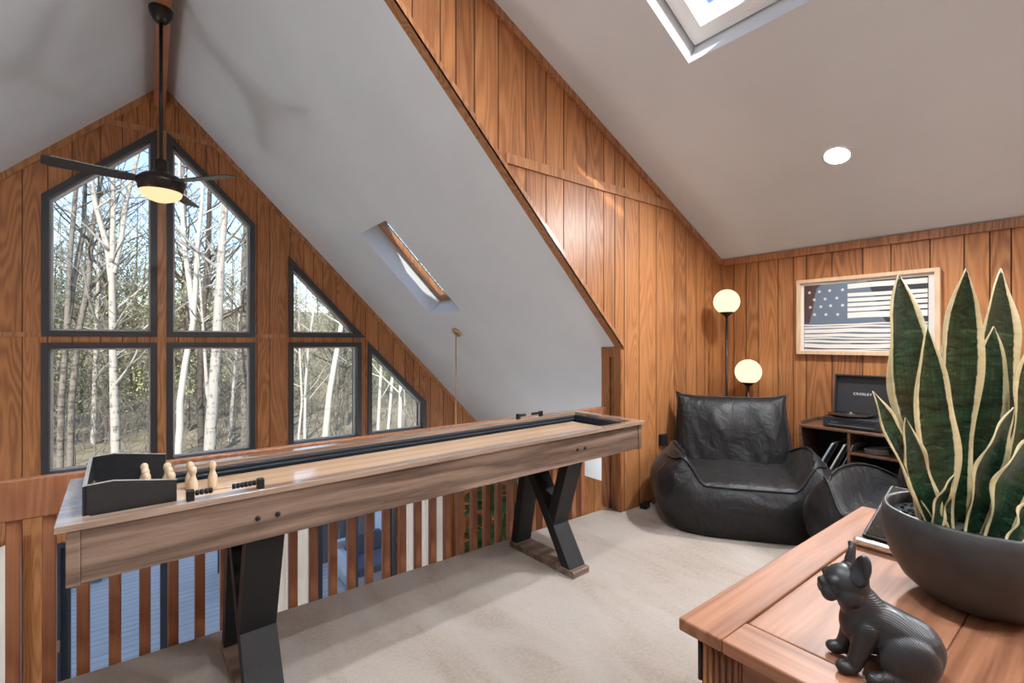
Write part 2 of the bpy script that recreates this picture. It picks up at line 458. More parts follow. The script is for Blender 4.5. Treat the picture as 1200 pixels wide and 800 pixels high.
def inset(poly, d):
    n = len(poly); out = []
    for i in range(n):
        p0, p1, p2 = Vector(poly[i - 1]), Vector(poly[i]), Vector(poly[(i + 1) % n])
        e1 = (p1 - p0).normalized(); e2 = (p2 - p1).normalized()
        n1 = Vector((-e1.y, e1.x)); n2 = Vector((-e2.y, e2.x))
        q = p1 + n1 * d; r = p1 + n2 * d
        den = e1.x * e2.y - e1.y * e2.x
        t = ((r - q).x * e2.y - (r - q).y * e2.x) / den
        s = q + e1 * t; out.append((s.x, s.y))
    return out

WIN = [
    [(-0.845, 1.40), (0.058, 1.40), (0.058, 3.66), (-0.845, 2.783)],
    [(0.142, 1.40), (1.007, 1.40), (1.007, 2.768), (0.142, 3.655)],
    [(-0.848, 0.0), (0.058, 0.0), (0.058, 1.338), (-0.848, 1.338)],
    [(0.142, 0.0), (1.010, 0.0), (1.010, 1.338), (0.142, 1.338)],
    [(1.384, 1.403), (2.365, 1.403), (1.384, 2.426)],
    [(1.384, 0.0), (2.312, 0.0), (2.312, 1.336), (1.384, 1.336)],
    [(2.402, 0.0), (3.300, 0.0), (3.300, 0.45), (2.402, 1.352)],
]
DOORS = [(-0.76, 1.0), (1.69, 2.80)]
dhole = [[(a, LOW + 0.001), (b, LOW + 0.001), (b, -0.65), (a, -0.65)] for a, b in DOORS]
ggr = [-2.9, -2.6, -2.45, -2.2, -1.95, -1.8, -1.55, -1.38, -1.2, -0.977, -0.801, -0.625, -0.408, -0.234, -0.111, -0.002, 0.1, 0.217, 0.25, 0.406, 0.513, 0.634, 0.803, 1.03, 1.169, 1.404, 1.566, 1.686, 1.804, 1.975, 2.203, 2.375, 2.553, 2.782, 2.96, 3.096, 3.193, 3.377, 3.597, 3.779, 3.95, 4.13, 4.28, 4.5]
mb = MB()
panel_wall(mb, lambda u, z, d: (u, YG + d, z), -3.5, 4.76, roof, lambda u: LOW, [XK], WIN + dhole, ggr, 0.2, seed=4)
struct('wall_far', mb, [M['panel'], M['groove']], 'tall gable wall of grooved oak panelling holding the seven windows', 'wall')

def window(k, poly, label):
    ou = [(x, z) for x, z in poly]; i1 = inset(ou, 0.058); i2 = inset(ou, 0.075)
    P = lambda pl: [(x, YG, z) for x, z in pl]
    root = thing('window_%d' % k, label, 'window', (poly[0][0], YG, poly[0][1])); tag(root, kind='structure')
    m = MB(); m.ring(P(ou), P(i1), (0, -0.022, 0), (0, 0.2, 0)); m.build('window_frame', M['frame'], root)
    m = MB(); m.ring(P(i1), P(i2), (0, 0.06, 0), (0, 0.10, 0)); m.build('glazing_bead', M['alu'], root)
    m = MB(); m.f([(x, YG + 0.08, z) for x, z in i2]); m.build('window_glass', M['glass'], root)
WL = ['tall slope-topped window left of the ridge post, above the square one', 'tall slope-topped window with white birch trunks behind it', 'square window under the tall slope-topped one, black box in front',
      'square window under the slope-topped one with the white birches', 'small triangular window beside the sloping ceiling', 'square window under the triangular one', 'slope-topped window where the ceiling comes down to the table']
for k, p in enumerate(WIN): window(k + 1, p, WL[k])

def glass_door(k, a, b, label):
    root = thing('door_%d' % k, label, 'sliding door', (a, YG, LOW)); tag(root, kind='structure')
    z0, z1 = LOW, -0.65; mid = (a + b) / 2
    P = lambda x0, x1, y0, y1: [(x0, YG, y0), (x1, YG, y0), (x1, YG, y1), (x0, YG, y1)]
    m = MB(); m.ring(P(a, b, z0, z1), P(a + 0.05, b - 0.05, z0 + 0.04, z1 - 0.05), (0, -0.02, 0), (0, 0.2, 0)); m.build('door_frame', M['navy'], root)
    for x0, x1, y in ((a + 0.05, mid + 0.04, 0.04), (mid - 0.035, b - 0.05, 0.10)):
        m = MB(); m.ring(P(x0, x1, z0 + 0.04, z1 - 0.05), P(x0 + 0.07, x1 - 0.07, z0 + 0.14, z1 - 0.12), (0, y, 0), (0, y + 0.05, 0))
        s = m.build('sliding_panel', M['navy'], root)
        m = MB(); m.f([(x0 + 0.07, YG + y + 0.025, z0 + 0.14), (x1 - 0.07, YG + y + 0.025, z0 + 0.14), (x1 - 0.07, YG + y + 0.025, z1 - 0.12), (x0 + 0.07, YG + y + 0.025, z1 - 0.12)])
        m.build('door_glass', M['glass'], s)
    if k == 1:
        m = MB(); m.b2((a + 0.015, YG - 0.032, -1.72), (a + 0.05, YG - 0.02, -1.60), 0.003); m.build('latch_plate', M['steel'], root)
glass_door(1, *DOORS[0], 'dark blue sliding glass door onto the grey deck'); glass_door(2, *DOORS[1], 'dark blue glass door with the outdoor furniture behind it')

# panelled wall in the plane of the railing, cut by the great room's roof
XE = 2.97
pgr = [1.02, 1.166, 1.344, 1.448, 1.581, 1.761, 1.985, 2.166, 2.332, 2.561, 2.752, 2.88, 2.992, 3.18, 3.409, 3.668, 3.852, 4.018, 4.162, 4.297]
def plow(u): return max(0.0, 4.256 - u) if u < XE else 0.0
mb = MB()
panel_wall(mb, lambda u, z, d: (u, YP + d, z), 0.105, XE - 1e-6, dorm, lambda u: 4.272 - u, [], [], pgr, 0.19, seed=9)
panel_wall(mb, lambda u, z, d: (u, YP + d, z), XE, XR, dorm, lambda u: 0.0, [], [], pgr, 0.19, seed=12)
struct('wall_center', mb, [M['panel'], M['groove']], 'honey oak panelled wall with a diagonal lower edge, beside the black beanbag chair', 'wall')
# wall with the picture
fgr = [2.317, 2.2, 2.085, 1.914, 1.787, 1.686, 1.495, 1.284, 1.106, 0.88, 0.701, 0.576, 0.477, 0.25, 0.05, -0.15, -0.3, -0.52, -0.75, -0.9, -1.1, -1.4, -1.6, -1.8, -2.1, -2.4, -2.7, -3.0, -3.2]
mb = MB()
panel_wall(mb, lambda u, z, d: (XR + d, u, z), -3.5, YP, lambda u: 2.147, lambda u: 0.0, [], [], fgr, 0.19, seed=21)
struct('wall_right', mb, [M['panel'], M['groove']], 'honey oak panelled wall carrying the framed flag picture', 'wall')
# the walls behind the camera
mb = MB()
panel_wall(mb, lambda u, z, d: (u, -3.5 - d, z), -3.5, XR, lambda u: min(roof(u), 9) if u < XK else dorm(u), lambda u: LOW, [XK - 1e-4, XK], [], [-3 + 0.21 * i for i in range(36)], 0.19, seed=31)
struct('wall_rear', mb, [M['panel'], M['groove']], 'panelled end wall behind the viewpoint', 'wall')
mb = MB(); mb.b2((-3.69, -3.5, LOW), (-3.5, YG, 0.56)); struct('wall_left', mb, M['white'], 'low white knee wall under the far roof slope', 'wall')
mb = MB()
panel_wall(mb, lambda u, z, d: (4.76 + d, u, z), 2.64, YG, lambda u: -0.45, lambda u: LOW, [], [], [2.7 + 0.19 * i for i in range(20)], 0.19, seed=51)
struct('wall_side', mb, [M['panel'], M['groove']], 'panelled side wall of the room below the loft', 'wall')

# floors
mb = MB(); mb.b2((-3.5, -3.5, -0.28), (XR, 2.585, 0.0))
struct('floor', mb, M['carpet'], 'beige cut-pile carpet of the loft', 'floor')
mb = MB(); mb.b2((-3.6, -3.6, LOW - 0.2), (4.9, YG + 0.2, LOW)); struct('floor_lower', mb, M['lowfloor'], 'wood floor of the room below the loft', 'floor')

# roof slabs with skylight wells
def slab(mb, O, U, V, N, u0, u1, v0, v1, th, hole=None):
    U, V, N, O = Vector(U), Vector(V), Vector(N), Vector(O)
    rects = [(u0, u1, v0, v1)]
    if hole:
        a, b, c, d = hole
        rects = [(u0, a, v0, v1), (b, u1, v0, v1), (a, b, v0, c), (a, b, d, v1)]
    for a, b, c, d in rects:
        mb.prism([O + U * a + V * c, O + U * b + V * c, O + U * b + V * d, O + U * a + V * d], (0, 0, 0), N * th)
S2 = math.sqrt(0.5)
UD, ND = (S2, 0, -S2), (S2, 0, S2)
def us(x): return (x - XK) / S2
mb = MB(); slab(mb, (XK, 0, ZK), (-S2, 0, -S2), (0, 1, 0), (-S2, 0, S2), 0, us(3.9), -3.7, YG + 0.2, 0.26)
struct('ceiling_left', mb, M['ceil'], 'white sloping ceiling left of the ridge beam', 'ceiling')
SK1 = (us(1.768), us(2.590), 4.285, 4.975)
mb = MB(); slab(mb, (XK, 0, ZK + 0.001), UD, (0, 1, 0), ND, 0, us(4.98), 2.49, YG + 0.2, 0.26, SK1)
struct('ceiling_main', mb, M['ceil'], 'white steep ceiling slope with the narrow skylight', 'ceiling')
DA = math.atan(0.492); UDd, NDd = (math.cos(DA), 0, -math.sin(DA)), (math.sin(DA), 0, math.cos(DA))
DO = (XK, 0, dorm(XK))
def ud(x): return (x - XK) / math.cos(DA)
SK2 = (ud(1.60), ud(2.612), 0.865, 1.644)
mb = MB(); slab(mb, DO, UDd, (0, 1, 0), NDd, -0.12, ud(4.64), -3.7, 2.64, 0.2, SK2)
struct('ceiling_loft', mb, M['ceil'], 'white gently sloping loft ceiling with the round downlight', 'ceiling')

def skylight(k, O, U, N, h, depth, sash, sw, mat, label, curb=0.05):
    U, N, O, V = Vector(U), Vector(N), Vector(O), Vector((0, 1, 0))
    root = thing('window_%d' % k, label, 'skylight', O + U * h[0] + V * h[2] + N * depth); tag(root, kind='structure')
    P = lambda a, b, c, d: [O + U * a + V * c, O + U * b + V * c, O + U * b + V * d, O + U * a + V * d]
    a, b, c, d = h
    g = 0.012
    m = MB(); m.ring(P(a + g, b - g, c + g, d - g), P(a + sw, b - sw, c + sw, d - sw), N * depth, N * (depth + sash)); m.build('sash', mat, root)
    m = MB(); m.ring(P(a - 0.03, b + 0.03, c - 0.03, d + 0.03), P(a + sw, b - sw, c + sw, d - sw), N * (depth + sash), N * (depth + sash + curb)); m.build('outer_frame', mat if k == 9 else M['bronze'], root)
    m = MB(); q = P(a + sw, b - sw, c + sw, d - sw); m.f([p + N * (depth + sash * 0.6) for p in q]); m.build('window_glass', M['skyglass'], root)
skylight(8, (XK, 0, ZK), UD, ND, SK1, 0.215, 0.055, 0.085, M['trim'], 'narrow skylight with brown sash in the steep white ceiling', 0.012)
skylight(9, DO, UDd, NDd, SK2, 0.125, 0.06, 0.10, M['whiteplastic'], 'white framed skylight in the loft ceiling at the top edge', 0.13)

# ridge beam and trim
mb = MB(); mb.b2((XK - 0.075, -3.5, 3.91), (XK + 0.025, YG, ZK - 0.01)); struct('beam_ridge', mb, M['rail'], 'dark wood ridge beam carrying the ceiling fan', 'beam')
def strip(n, pts, y0, y1, label, mat=None, cat='trim'):
    m = MB(); m.prism([(x, 0, z) for x, z in pts], (0, y0, 0), (0, y1, 0)); struct(n, m, mat or M['trim'], label, cat)
strip('trim_1', [(-3.4, roof(-3.4)), (XK, ZK), (XK, ZK - 0.075), (-3.4, roof(-3.4) - 0.075)], YG - 0.018, YG, 'dark wood trim under the left roof edge of the gable')
strip('trim_2', [(XK, ZK), (4.7, roof(4.7)), (4.7, roof(4.7) - 0.075), (XK, ZK - 0.075)], YG - 0.018, YG, 'dark wood trim under the right roof edge of the gable')
strip('trim_3', [(-2.5, 1.395), (-0.846, 1.395), (-0.846, 1.44), (-2.5, 1.44)], YG - 0.014, YG, 'horizontal wood rail beside the leftmost windows')
strip('trim_4', [(1.012, 1.395), (1.383, 1.395), (1.383, 1.44), (1.012, 1.44)], YG - 0.014, YG, 'short horizontal wood rail between the window groups')
strip('trim_5', [(-0.40, 3.605), (0.61, 3.605), (0.55, 3.665), (-0.34, 3.665)], YG - 0.012, YG, 'horizontal wood strip across the gable peak')
strip('trim_6', [(0.060, 0.0), (0.140, 0.0), (0.140, 3.64), (0.060, 3.64)], YG - 0.016, YG, 'vertical wood post between the tall windows')
strip('trim_7', [(0.3, dorm(0.3)), (XR, dorm(XR)), (XR, dorm(XR) - 0.06), (0.3, dorm(0.3) - 0.06)], YP - 0.02, YP, 'wood trim along the loft ceiling on the panelled wall')
strip('trim_8', [(0.3, 4.256 - 0.3), (XE, 4.256 - XE), (XE, 4.256 - XE + 0.06), (0.3, 4.256 - 0.3 + 0.06)], YP - 0.012, YP, 'wood trim along the diagonal lower edge of the panelled wall')
strip('trim_9', [(0.3, 4.256 - 0.3 - 0.001), (XE, 4.256 - XE - 0.001), (XE, 4.256 - XE + 0.02), (0.3, 4.256 - 0.3 + 0.02)], YP - 0.012, YP + 0.055, 'dark wood soffit under the diagonal edge of the panelled wall')
strip('trim_10', [(1.815, 2.495), (3.80, 2.495), (3.68, 2.560), (1.815, 2.560)], YP - 0.018, YP, 'horizontal wood rail high on the panelled wall')
mb = MB(); mb.b2((XR - 0.02, -3.5, 2.085), (XR, YP, 2.145)); struct('trim_11', mb, M['trim'], 'wood trim at the top of the wall with the picture', 'trim')
mb = MB()
mb.b2((XE - 0.02, YP, 0), (XE, YP + 0.075, 1.315)); mb.b2((XE - 0.012, YP + 0.088, 0), (XE, YP + 0.102, 1.25)); mb.b2((XE - 0.02, YP + 0.118, 0), (XE, YP + 0.20, 1.29)); mb.b2((XE - 0.0225, YP - 0.001, 1.225), (XE, YP + 0.201, 1.303))
mb.b2((XE - 0.004, YP + 0.01, 0), (XE + 0.03, YP + 0.185, 1.27), mi=1)
struct('trim_12', mb, [M['panel'], M['groove']], 'boxed wood end post where the railing meets the panelled wall', 'trim')

# ------------------------------------------------------------------ railing
YB = 2.605
rl = thing('railing', 'reddish wood loft railing with square balusters behind the shuffleboard table', 'railing', (0, YB, 0))
m = MB(); m.b2((-2.6, YB - 0.02, 0.665), (XE - 0.02, YB + 0.022, 0.82), 0.004); m.build('top_rail', M['rail'], rl)
bal = None
for k in range(-14, 30):
    x = -0.2196 + 0.1003 * k
    if bal is None:
        m = MB(); m.b2((-0.02, -0.02, -0.2), (0.02, 0.02, 0.67), 0.003); bal = m.build('baluster', M['rail'], rl, world=False); o = bal
    else:
        o = bal.copy(); C.objects.link(o); o.parent = rl
    o.location = (x, 0.02, 0)
tag(rl, kind='thing')

# ------------------------------------------------------------------ shuffleboard table
TA = Vector((-0.214, 1.812, 0)); TPH = math.atan2(0.118, 2.78); TL, TW, TZ = 2.782, 0.60, 0.835
TM = Matrix.Translation(TA) @ Matrix.Rotation(TPH, 4, 'Z')
tb = thing('shuffleboard_table', 'long weathered oak shuffleboard table on black crossed legs along the railing', 'shuffleboard table', TA, TPH)
def tpart(name, m, mat, parent=tb, **k): return m.build(name, mat, parent, world=False, **k)
for y in (0.018, TW - 0.042): m = MB(); m.b2((0.055, y, 0.655), (TL - 0.05, y + 0.024, TZ - 0.022), 0.002); tpart('apron', m, M['grey_oak'])
for x in (0.024, TL - 0.05): m = MB(); m.b2((x, 0.012, 0.652), (x + 0.031, TW - 0.012, TZ - 0.022), 0.002); tpart('end_panel', m, M['grey_oak'])
m = MB()
m.b2((0, 0, TZ - 0.022), (TL, 0.052, TZ), 0.002); m.b2((0, TW - 0.052, TZ - 0.022), (TL, TW, TZ), 0.002)
m.b2((0, 0.052, TZ - 0.022), (0.075, TW - 0.052, TZ), 0.002); m.b2((TL - 0.07, 0.052, TZ - 0.022), (TL, TW - 0.052, TZ), 0.002)
tpart('rim', m, M['greylip'])
m = MB()
m.b2((0.075, 0.042, 0.70), (TL - 0.07, TW - 0.042, 0.712)); tpart('gutter', m, M['felt'])
m = MB()
for y0, y1 in ((0.042, 0.052), (TW - 0.054, TW - 0.042)): m.b2((0.075, y0, 0.71), (TL - 0.07, y1, TZ - 0.022))
m.b2((TL - 0.082, 0.052, 0.71), (TL - 0.07, TW - 0.054, TZ - 0.022)); m.b2((0.075, 0.052, 0.71), (0.087, TW - 0.054, TZ - 0.022))
for z in (0.75, 0.78, 0.80): m.b2((0.085, TW - 0.062, z), (TL - 0.08, TW - 0.05, z + 0.012), 0.002); m.b2((TL - 0.09, 0.06, z), (TL - 0.078, TW - 0.06, z + 0.012), 0.002)
tpart('cushion_lining', m, M['rubber'])
m = MB(); m.b2((0.16, 0.085, 0.735), (TL - 0.17, TW - 0.115, 0.785), 0.003); tpart('playfield', m, M['play'])
for x in (0.55, 2.19):
    for dx in (-0.032, 0.032):
        m = MB(); m.lathe([(0.0085, 0), (0.009, 0.003), (0.006, 0.007), (0, 0.008)], 14, (x + dx - 0.005, 0.018, 0.733), Matrix.Rotation(R_(90), 3, 'X')); tpart('bolt', m, M['black'])
    m = MB(); m.b2((x - 0.068, 0.02, 0), (x + 0.068, TW - 0.01, 0.038), 0.002); tpart('foot', m, M['grey_oak'])
    # back plank, long diagonal and the short branch that rises from it to the front
    def plank(pts, xo):
        m = MB()
        m.prism([(x, y, z) for y, z in pts], (-0.064 + xo, 0, 0), (0.064 - xo, 0, 0))
        bmesh.ops.bevel(m.bm, geom=m.bm.edges[:], offset=0.0015, segments=1, affect='EDGES')
        return tpart('leg', m, M['black'])
    plank([(0.525, 0.039), (0.582, 0.039), (0.460, 0.70), (0.400, 0.70)], 0.001)
    plank([(0.050, 0.039), (0.120, 0.039), (0.532, 0.70), (0.466, 0.70)], 0.0)
    plank([(0.1865, 0.254), (0.232, 0.326), (0.112, 0.70), (0.047, 0.70)], 0.001)
# three-sided black catch box standing in the end of the table
BM_ = TM
cb = thing('pin_box', 'open three-sided black box standing on the table around the wooden pins', 'box', TM @ Vector((0.07, 0.06, 0.712)), TPH)
bx0, bx1 = 0.062, 0.285
def bpanel(y):
    m = MB(); m.prism([(bx0, y, 0.715), (bx1, y, 0.715), (bx1, y, 0.900), (bx0 + 0.065, y, 0.926), (bx0, y, 0.922)], (0, -0.005, 0), (0, 0.005, 0)); return m
for y in (0.067, 0.522):
    m = bpanel(y); bmesh.ops.transform(m.bm, matrix=TM, verts=m.bm.verts); sp = m.build('side_panel', M['blackp'], cb)
    m = MB(); 
    for p, q in (((bx1, 0.900), (bx0 + 0.065, 0.926)), ((bx0 + 0.065, 0.926), (bx0, 0.922))):
        m.prism([(p[0], y, p[1]), (q[0], y, q[1]), (q[0], y, q[1] + 0.002), (p[0], y, p[1] + 0.002)], (0, -0.0052, 0), (0, 0.0052, 0))
    bmesh.ops.transform(m.bm, matrix=TM, verts=m.bm.verts); m.build('top_edge', M['edge'], sp)
m = MB(); m.b2((bx0 - 0.005, 0.062, 0.715), (bx0 + 0.005, 0.527, 0.921)); bmesh.ops.transform(m.bm, matrix=TM, verts=m.bm.verts); ep = m.build('end_panel', M['blackp'], cb)
m = MB(); m.b2((bx0 - 0.005, 0.062, 0.921), (bx0 + 0.005, 0.527, 0.923)); bmesh.ops.transform(m.bm, matrix=TM, verts=m.bm.verts); m.build('top_edge', M['edge'], ep)
for xx, yy, zz in ((bx0 + 0.16, 0.516, 0.83),):
    m = MB(); m.lathe([(0.006, 0), (0.006, 0.002), (0.003, 0.004), (0, 0.0045)], 12, TM @ Vector((xx, yy, zz)), Matrix.Rotation(R_(90), 3, 'X')); m.build('screw_cap', M['whiteplastic'], cb)
# bowling pins
pp = [(0.0135, 0), (0.0145, 0.004), (0.0165, 0.03), (0.0155, 0.046), (0.010, 0.062), (0.0085, 0.068), (0.0095, 0.074), (0.0125, 0.082), (0.0130, 0.090), (0.0110, 0.098), (0.006, 0.1035), (0, 0.105)]
m = MB(); m.lathe(pp, 20); pin = m.build('bowling_pin', M['pin'])
first = True
rows = {0: 'back row of the wooden pins, against the black box', 1: 'second row', 2: 'third row', 3: ''}
PL = {(0, 0): 'pale wooden pin in the row deepest in the black box, nearest the camera', (0, 1): 'pale wooden pin in the row deepest in the black box, second from the camera', (0, 2): 'pale wooden pin in the row deepest in the black box, third from the camera', (0, 3): 'pale wooden pin in the row deepest in the black box, nearest the windows',
      (1, 0): 'pale wooden pin at the box mouth, camera end of the row of three', (1, 1): 'pale wooden pin at the box mouth, middle of the row of three', (1, 2): 'pale wooden pin at the box mouth, window end of the row of three',
      (2, 0): 'pale wooden pin of the pair outside the black box, nearer the camera', (2, 1): 'pale wooden pin of the pair outside the black box, nearer the windows', (3, 0): 'lone pale wooden head pin farthest out of the black box'}
for r in range(4):
    for k in range(4 - r):
        p = TM @ Vector((0.215 + 0.068 * r, 0.325 + (k - (3 - r) / 2) * 0.085, 0.785))
        o = pin if first else pin.copy()
        if not first: C.objects.link(o)
        first = False; o.location = p; tag(o, PL[(r, k)], 'bowling pin', 'wooden bowling pins on the shuffleboard table')
# score counters
def counter(x, y, L, label):
    p = TM @ Vector((x, y, TZ)); root = thing('score_counter', label, 'score counter', p, TPH, 'bead counters on the table rails')
    for dx in (0, L):
        m = MB(); m.b2((dx - 0.011, -0.012, 0), (dx + 0.011, 0.012, 0.034), 0.002); m.build('post', M['black'], root, world=False)
    m = MB(); m.tube([(0, 0, 0.022), (L, 0, 0.022)], 0.0025, 8); m.build('rod', M['beech'], root, world=False)
    xs = [0.019 + 0.0125 * i for i in range(4)] + [L - 0.019 - 0.0125 * i for i in range(6)]
    for q in xs:
        m = MB(); m.lathe([(0.003, -0.006), (0.0085, -0.005), (0.0095, 0), (0.0085, 0.005), (0.003, 0.006)], 14, (q, 0, 0.022), Matrix.Rotation(R_(90), 3, 'Y')); m.build('bead', M['black'], root, world=False)
counter(0.318, 0.026, 0.205, 'black bead score counter on the table rail beside the wooden pins')
counter(2.185, TW - 0.026, 0.205, 'black bead score counter on the table rail nearest the panelled wall')

# ------------------------------------------------------------------ ceiling fan
FC = Vector((XK - 0.04, 4.55, 0))
fan = thing('ceiling_fan', 'dark bronze ceiling fan with lit bowl on a long downrod', 'ceiling fan', (XK, 4.55, 3.91))
m = MB(); m.lathe([(0, 3.80), (0.03, 3.802), (0.055, 3.83), (0.075, 3.865), (0.08, 3.90), (0.08, 3.912)], 28, FC); m.build('canopy', M['bronze'], fan)
m = MB(); m.tube([FC + Vector((0, 0, 3.82)), FC + Vector((0, 0, 2.74))], 0.0135, 14); m.build('downrod', M['bronze'], fan)
m = MB(); m.lathe([(0, 2.50), (0.13, 2.50), (0.145, 2.515), (0.148, 2.545), (0.16, 2.56), (0.16, 2.59), (0.12, 2.625), (0.06, 2.65), (0.045, 2.68), (0.045, 2.74), (0.02, 2.76), (0, 2.76)], 36, FC); m.build('motor_housing', M['bronze'], fan)
m = MB(); m.lathe([(0, 2.425), (0.05, 2.43), (0.10, 2.45), (0.13, 2.475), (0.138, 2.501), (0, 2.501)], 36, FC); m.build('light_bowl', M['fanlight'], fan)
for a in (189, 309, 69):
    d = Vector((math.cos(R_(a)), math.sin(R_(a)), 0)); s = Vector((-d.y, d.x, 0)) * math.cos(R_(12)) + Vector((0, 0, math.sin(R_(12))))
    m = MB(); b = FC + Vector((0, 0, 2.575))
    pts = [b + d * 0.12 - s * 0.035, b + d * 0.22 - s * 0.06, b + d * 0.62 - s * 0.072, b + d * 0.66 - s * 0.05, b + d * 0.66 + s * 0.05, b + d * 0.62 + s * 0.072, b + d * 0.22 + s * 0.06, b + d * 0.12 + s * 0.035]
    m.prism(pts, (0, 0, -0.004), (0, 0, 0.004)); m.build('fan_blade', M['fanblade'], fan)

# pendant lamp hanging from the steep ceiling
pc = Vector((2.80, 4.70, 4.261 - 2.80))
pl = thing('pendant_lamp', 'slim brass pendant lamp hanging from the steep white ceiling', 'pendant lamp', pc)
RM = Matrix.Rotation(R_(45), 3, 'Y')
m = MB(); m.lathe([(0.055, 0.0), (0.062, -0.004), (0.062, -0.022), (0.05, -0.03), (0.012, -0.032), (0, -0.032)][::-1], 28, pc, RM); m.build('canopy', M['brass'], pl)
m = MB(); m.tube([pc + Vector((-0.02, 0, -0.02)), pc + Vector((-0.02, 0, -1.56))], 0.007, 10); m.build('stem', M['brass'], pl)
m = MB(); m.lathe([(0.10, -1.74), (0.10, -1.735), (0.045, -1.60), (0.02, -1.56), (0, -1.555)], 28, pc + Vector((-0.02, 0, 0))); m.build('lamp_shade', M['brass'], pl)

# downlights of the loft ceiling (one in view, the others added out of view to light the room)
def downlight(x, y, label, dia=0.066, left=False):
    p = Vector((x, y, roof(x) if left else dorm(x))); Mx = Matrix.Rotation(R_(-45) if left else DA, 3, 'Y')
    root = thing('downlight', label, 'downlight', p, 0, 'recessed downlights of the far roof slope' if left else 'recessed downlights of the loft ceiling')
    m = MB(); m.lathe([(0.085, 0.0), (0.085, -0.005), (dia + 0.004, -0.007), (dia, -0.003), (dia, 0.0)], 32, p, Mx); m.build('trim_ring', M['whiteplastic'], root)
    m = MB(); m.lathe([(0, -0.004), (dia, -0.004), (dia, -0.001)], 32, p, Mx); m.build('diffuser', M['led'], root)
downlight(3.582, 1.176, 'round lit downlight in the loft ceiling above the picture')
for x, y in ((3.58, -0.5), (3.58, -2.2), (1.7, -2.2), (0.9, 1.3), (0.6, -0.6)):
    downlight(x, y, 'round downlight added to the loft ceiling outside the frame to brighten the room')

# lamps added on the lower storey, out of view, to brighten the tall room
for k, (x, y) in enumerate(((-2.9, 3.6), (4.2, 3.05))):
    root = thing('added_fill_lamp', 'round fill lamp added on the lower floor outside the frame', 'floor lamp', (x, y, LOW), 0, 'added fill lamps of the lower floor')
    c = Vector((x, y, LOW))
    m = MB(); m.lathe([(0, 0), (0.16, 0), (0.16, 0.02), (0.012, 0.03), (0.012, 1.0), (0, 1.0)], 24, c); m.build('stand', M['bronze'], root)
    m = MB(); m.ball(c + Vector((0, 0, 1.36)), 0.36, 28, 18); m.build('fill_ball', M['lantern'], root)

# ------------------------------------------------------------------ floor lamp
fl = thing('floor_lamp', 'floor lamp with two glowing glass globes on slim bronze stems behind the beanbag chair', 'floor lamp', (4.19, 2.15, 0))
m = MB(); m.lathe([(0, 0.0), (0.14, 0.0), (0.14, 0.015), (0.12, 0.022), (0, 0.024)], 32, (4.19, 2.15, 0)); m.build('base', M['bronze'], fl)
for px_, py_, gx, gy in ((851.5, 353.5, 4.13, 2.19), (876.8, 435.5, 4.25, 2.11)):
    c = ray(px_, py_, 4.25)
    m = MB(); m.tube([(c.x, c.y, 0.02), (c.x, c.y, c.z - 0.115)], 0.011, 12); st = m.build('stem', M['bronze'], fl)
    m = MB(); m.lathe([(0.012, -0.135), (0.04, -0.112), (0.062, -0.094), (0.058, -0.09), (0, -0.09)], 24, c); m.build('globe_holder', M['bronze'], st)
    m = MB(); m.ball(c, 0.111, 32, 20); m.build('globe', M['globe'], st)

# ------------------------------------------------------------------ framed flag picture
pf = thing('framed_picture', 'pale wood framed flag picture with a painted grey reflection on the panelled wall', 'framed picture', (XR, 1.28, 1.56))
fx = XR - 0.03
fy0, fy1, fz0, fz1 = 1.750, 0.820, 1.243, 1.872
def fr(y0, y1, z0, z1): return [(0, y0, z0), (0, y1, z0), (0, y1, z1), (0, y0, z1)]
m = MB(); m.ring(fr(fy0, fy1, fz0, fz1), fr(fy0 - 0.028, fy1 + 0.028, fz0 + 0.028, fz1 - 0.028), (fx - 0.008, 0, 0), (XR, 0, 0)); m.build('picture_frame', M['ash'], pf)
m = MB(); m.b2((XR - 0.016, fy1 + 0.028, fz0 + 0.028), (XR - 0.010, fy0 - 0.028, fz1 - 0.028)); m.build('mount', M['paper'], pf)
ay0, ay1, az0, az1 = 1.697, 0.885, 1.278, 1.822
def A(u, v, d=0.0): return (XR - 0.017 - d, ay0 + (ay1 - ay0) * u, az1 + (az0 - az1) * v)
m = MB()
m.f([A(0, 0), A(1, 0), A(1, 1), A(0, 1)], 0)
def patch(pts, mi, d): m.f([A(u, v, d) for u, v in pts], mi)
patch([(0, 0.0), (0.16, 0.0), (0.12, 0.05), (0.10, 0.16), (0.085, 0.36), (0.05, 0.59), (0.0, 0.59)], 2, 0.0006)  # brown reflection painted over the print's corner
# bare black print at the right, clear of the painted reflection
patch([(0.545, 0.0), (1, 0.0), (1, 0.60), (0.70, 0.60), (0.66, 0.5), (0.60, 0.2)], 3, 0.0006)
patch([(0.42, 0.865), (1, 0.865), (1, 1.0), (0.0, 1.0), (0.0, 0.965), (0.42, 0.94)], 3, 0.0006)
def wavy(u0, u1, v0, v1, seed, mi=1, amp=0.006):
    N = 14
    for i in range(N):
        a = u0 + (u1 - u0) * i / N; b = u0 + (u1 - u0) * (i + 1) / N
        w = lambda u: amp * math.sin(7 * u + seed) + amp * 0.5 * math.sin(17 * u + seed * 2)
        m.f([A(a, v0 + w(a), 0.0012), A(b, v0 + w(b), 0.0012), A(b, v1 + w(b), 0.0012), A(a, v1 + w(a), 0.0012)], mi)
for i, (a, b) in enumerate([(0.025, 0.095), (0.165, 0.215), (0.235, 0.285), (0.305, 0.355), (0.375, 0.425), (0.445, 0.525)]): wavy(0.39, 0.995, a, b, i * 1.3 + 0.5, amp=0.003)
for i, (a, b) in enumerate([(0.605, 0.625), (0.637, 0.662), (0.682, 0.735), (0.757, 0.80), (0.812, 0.832), (0.852, 0.885), (0.905, 0.965), (0.982, 1.0)]): wavy(0.004, 0.995, a, b, i * 0.9)
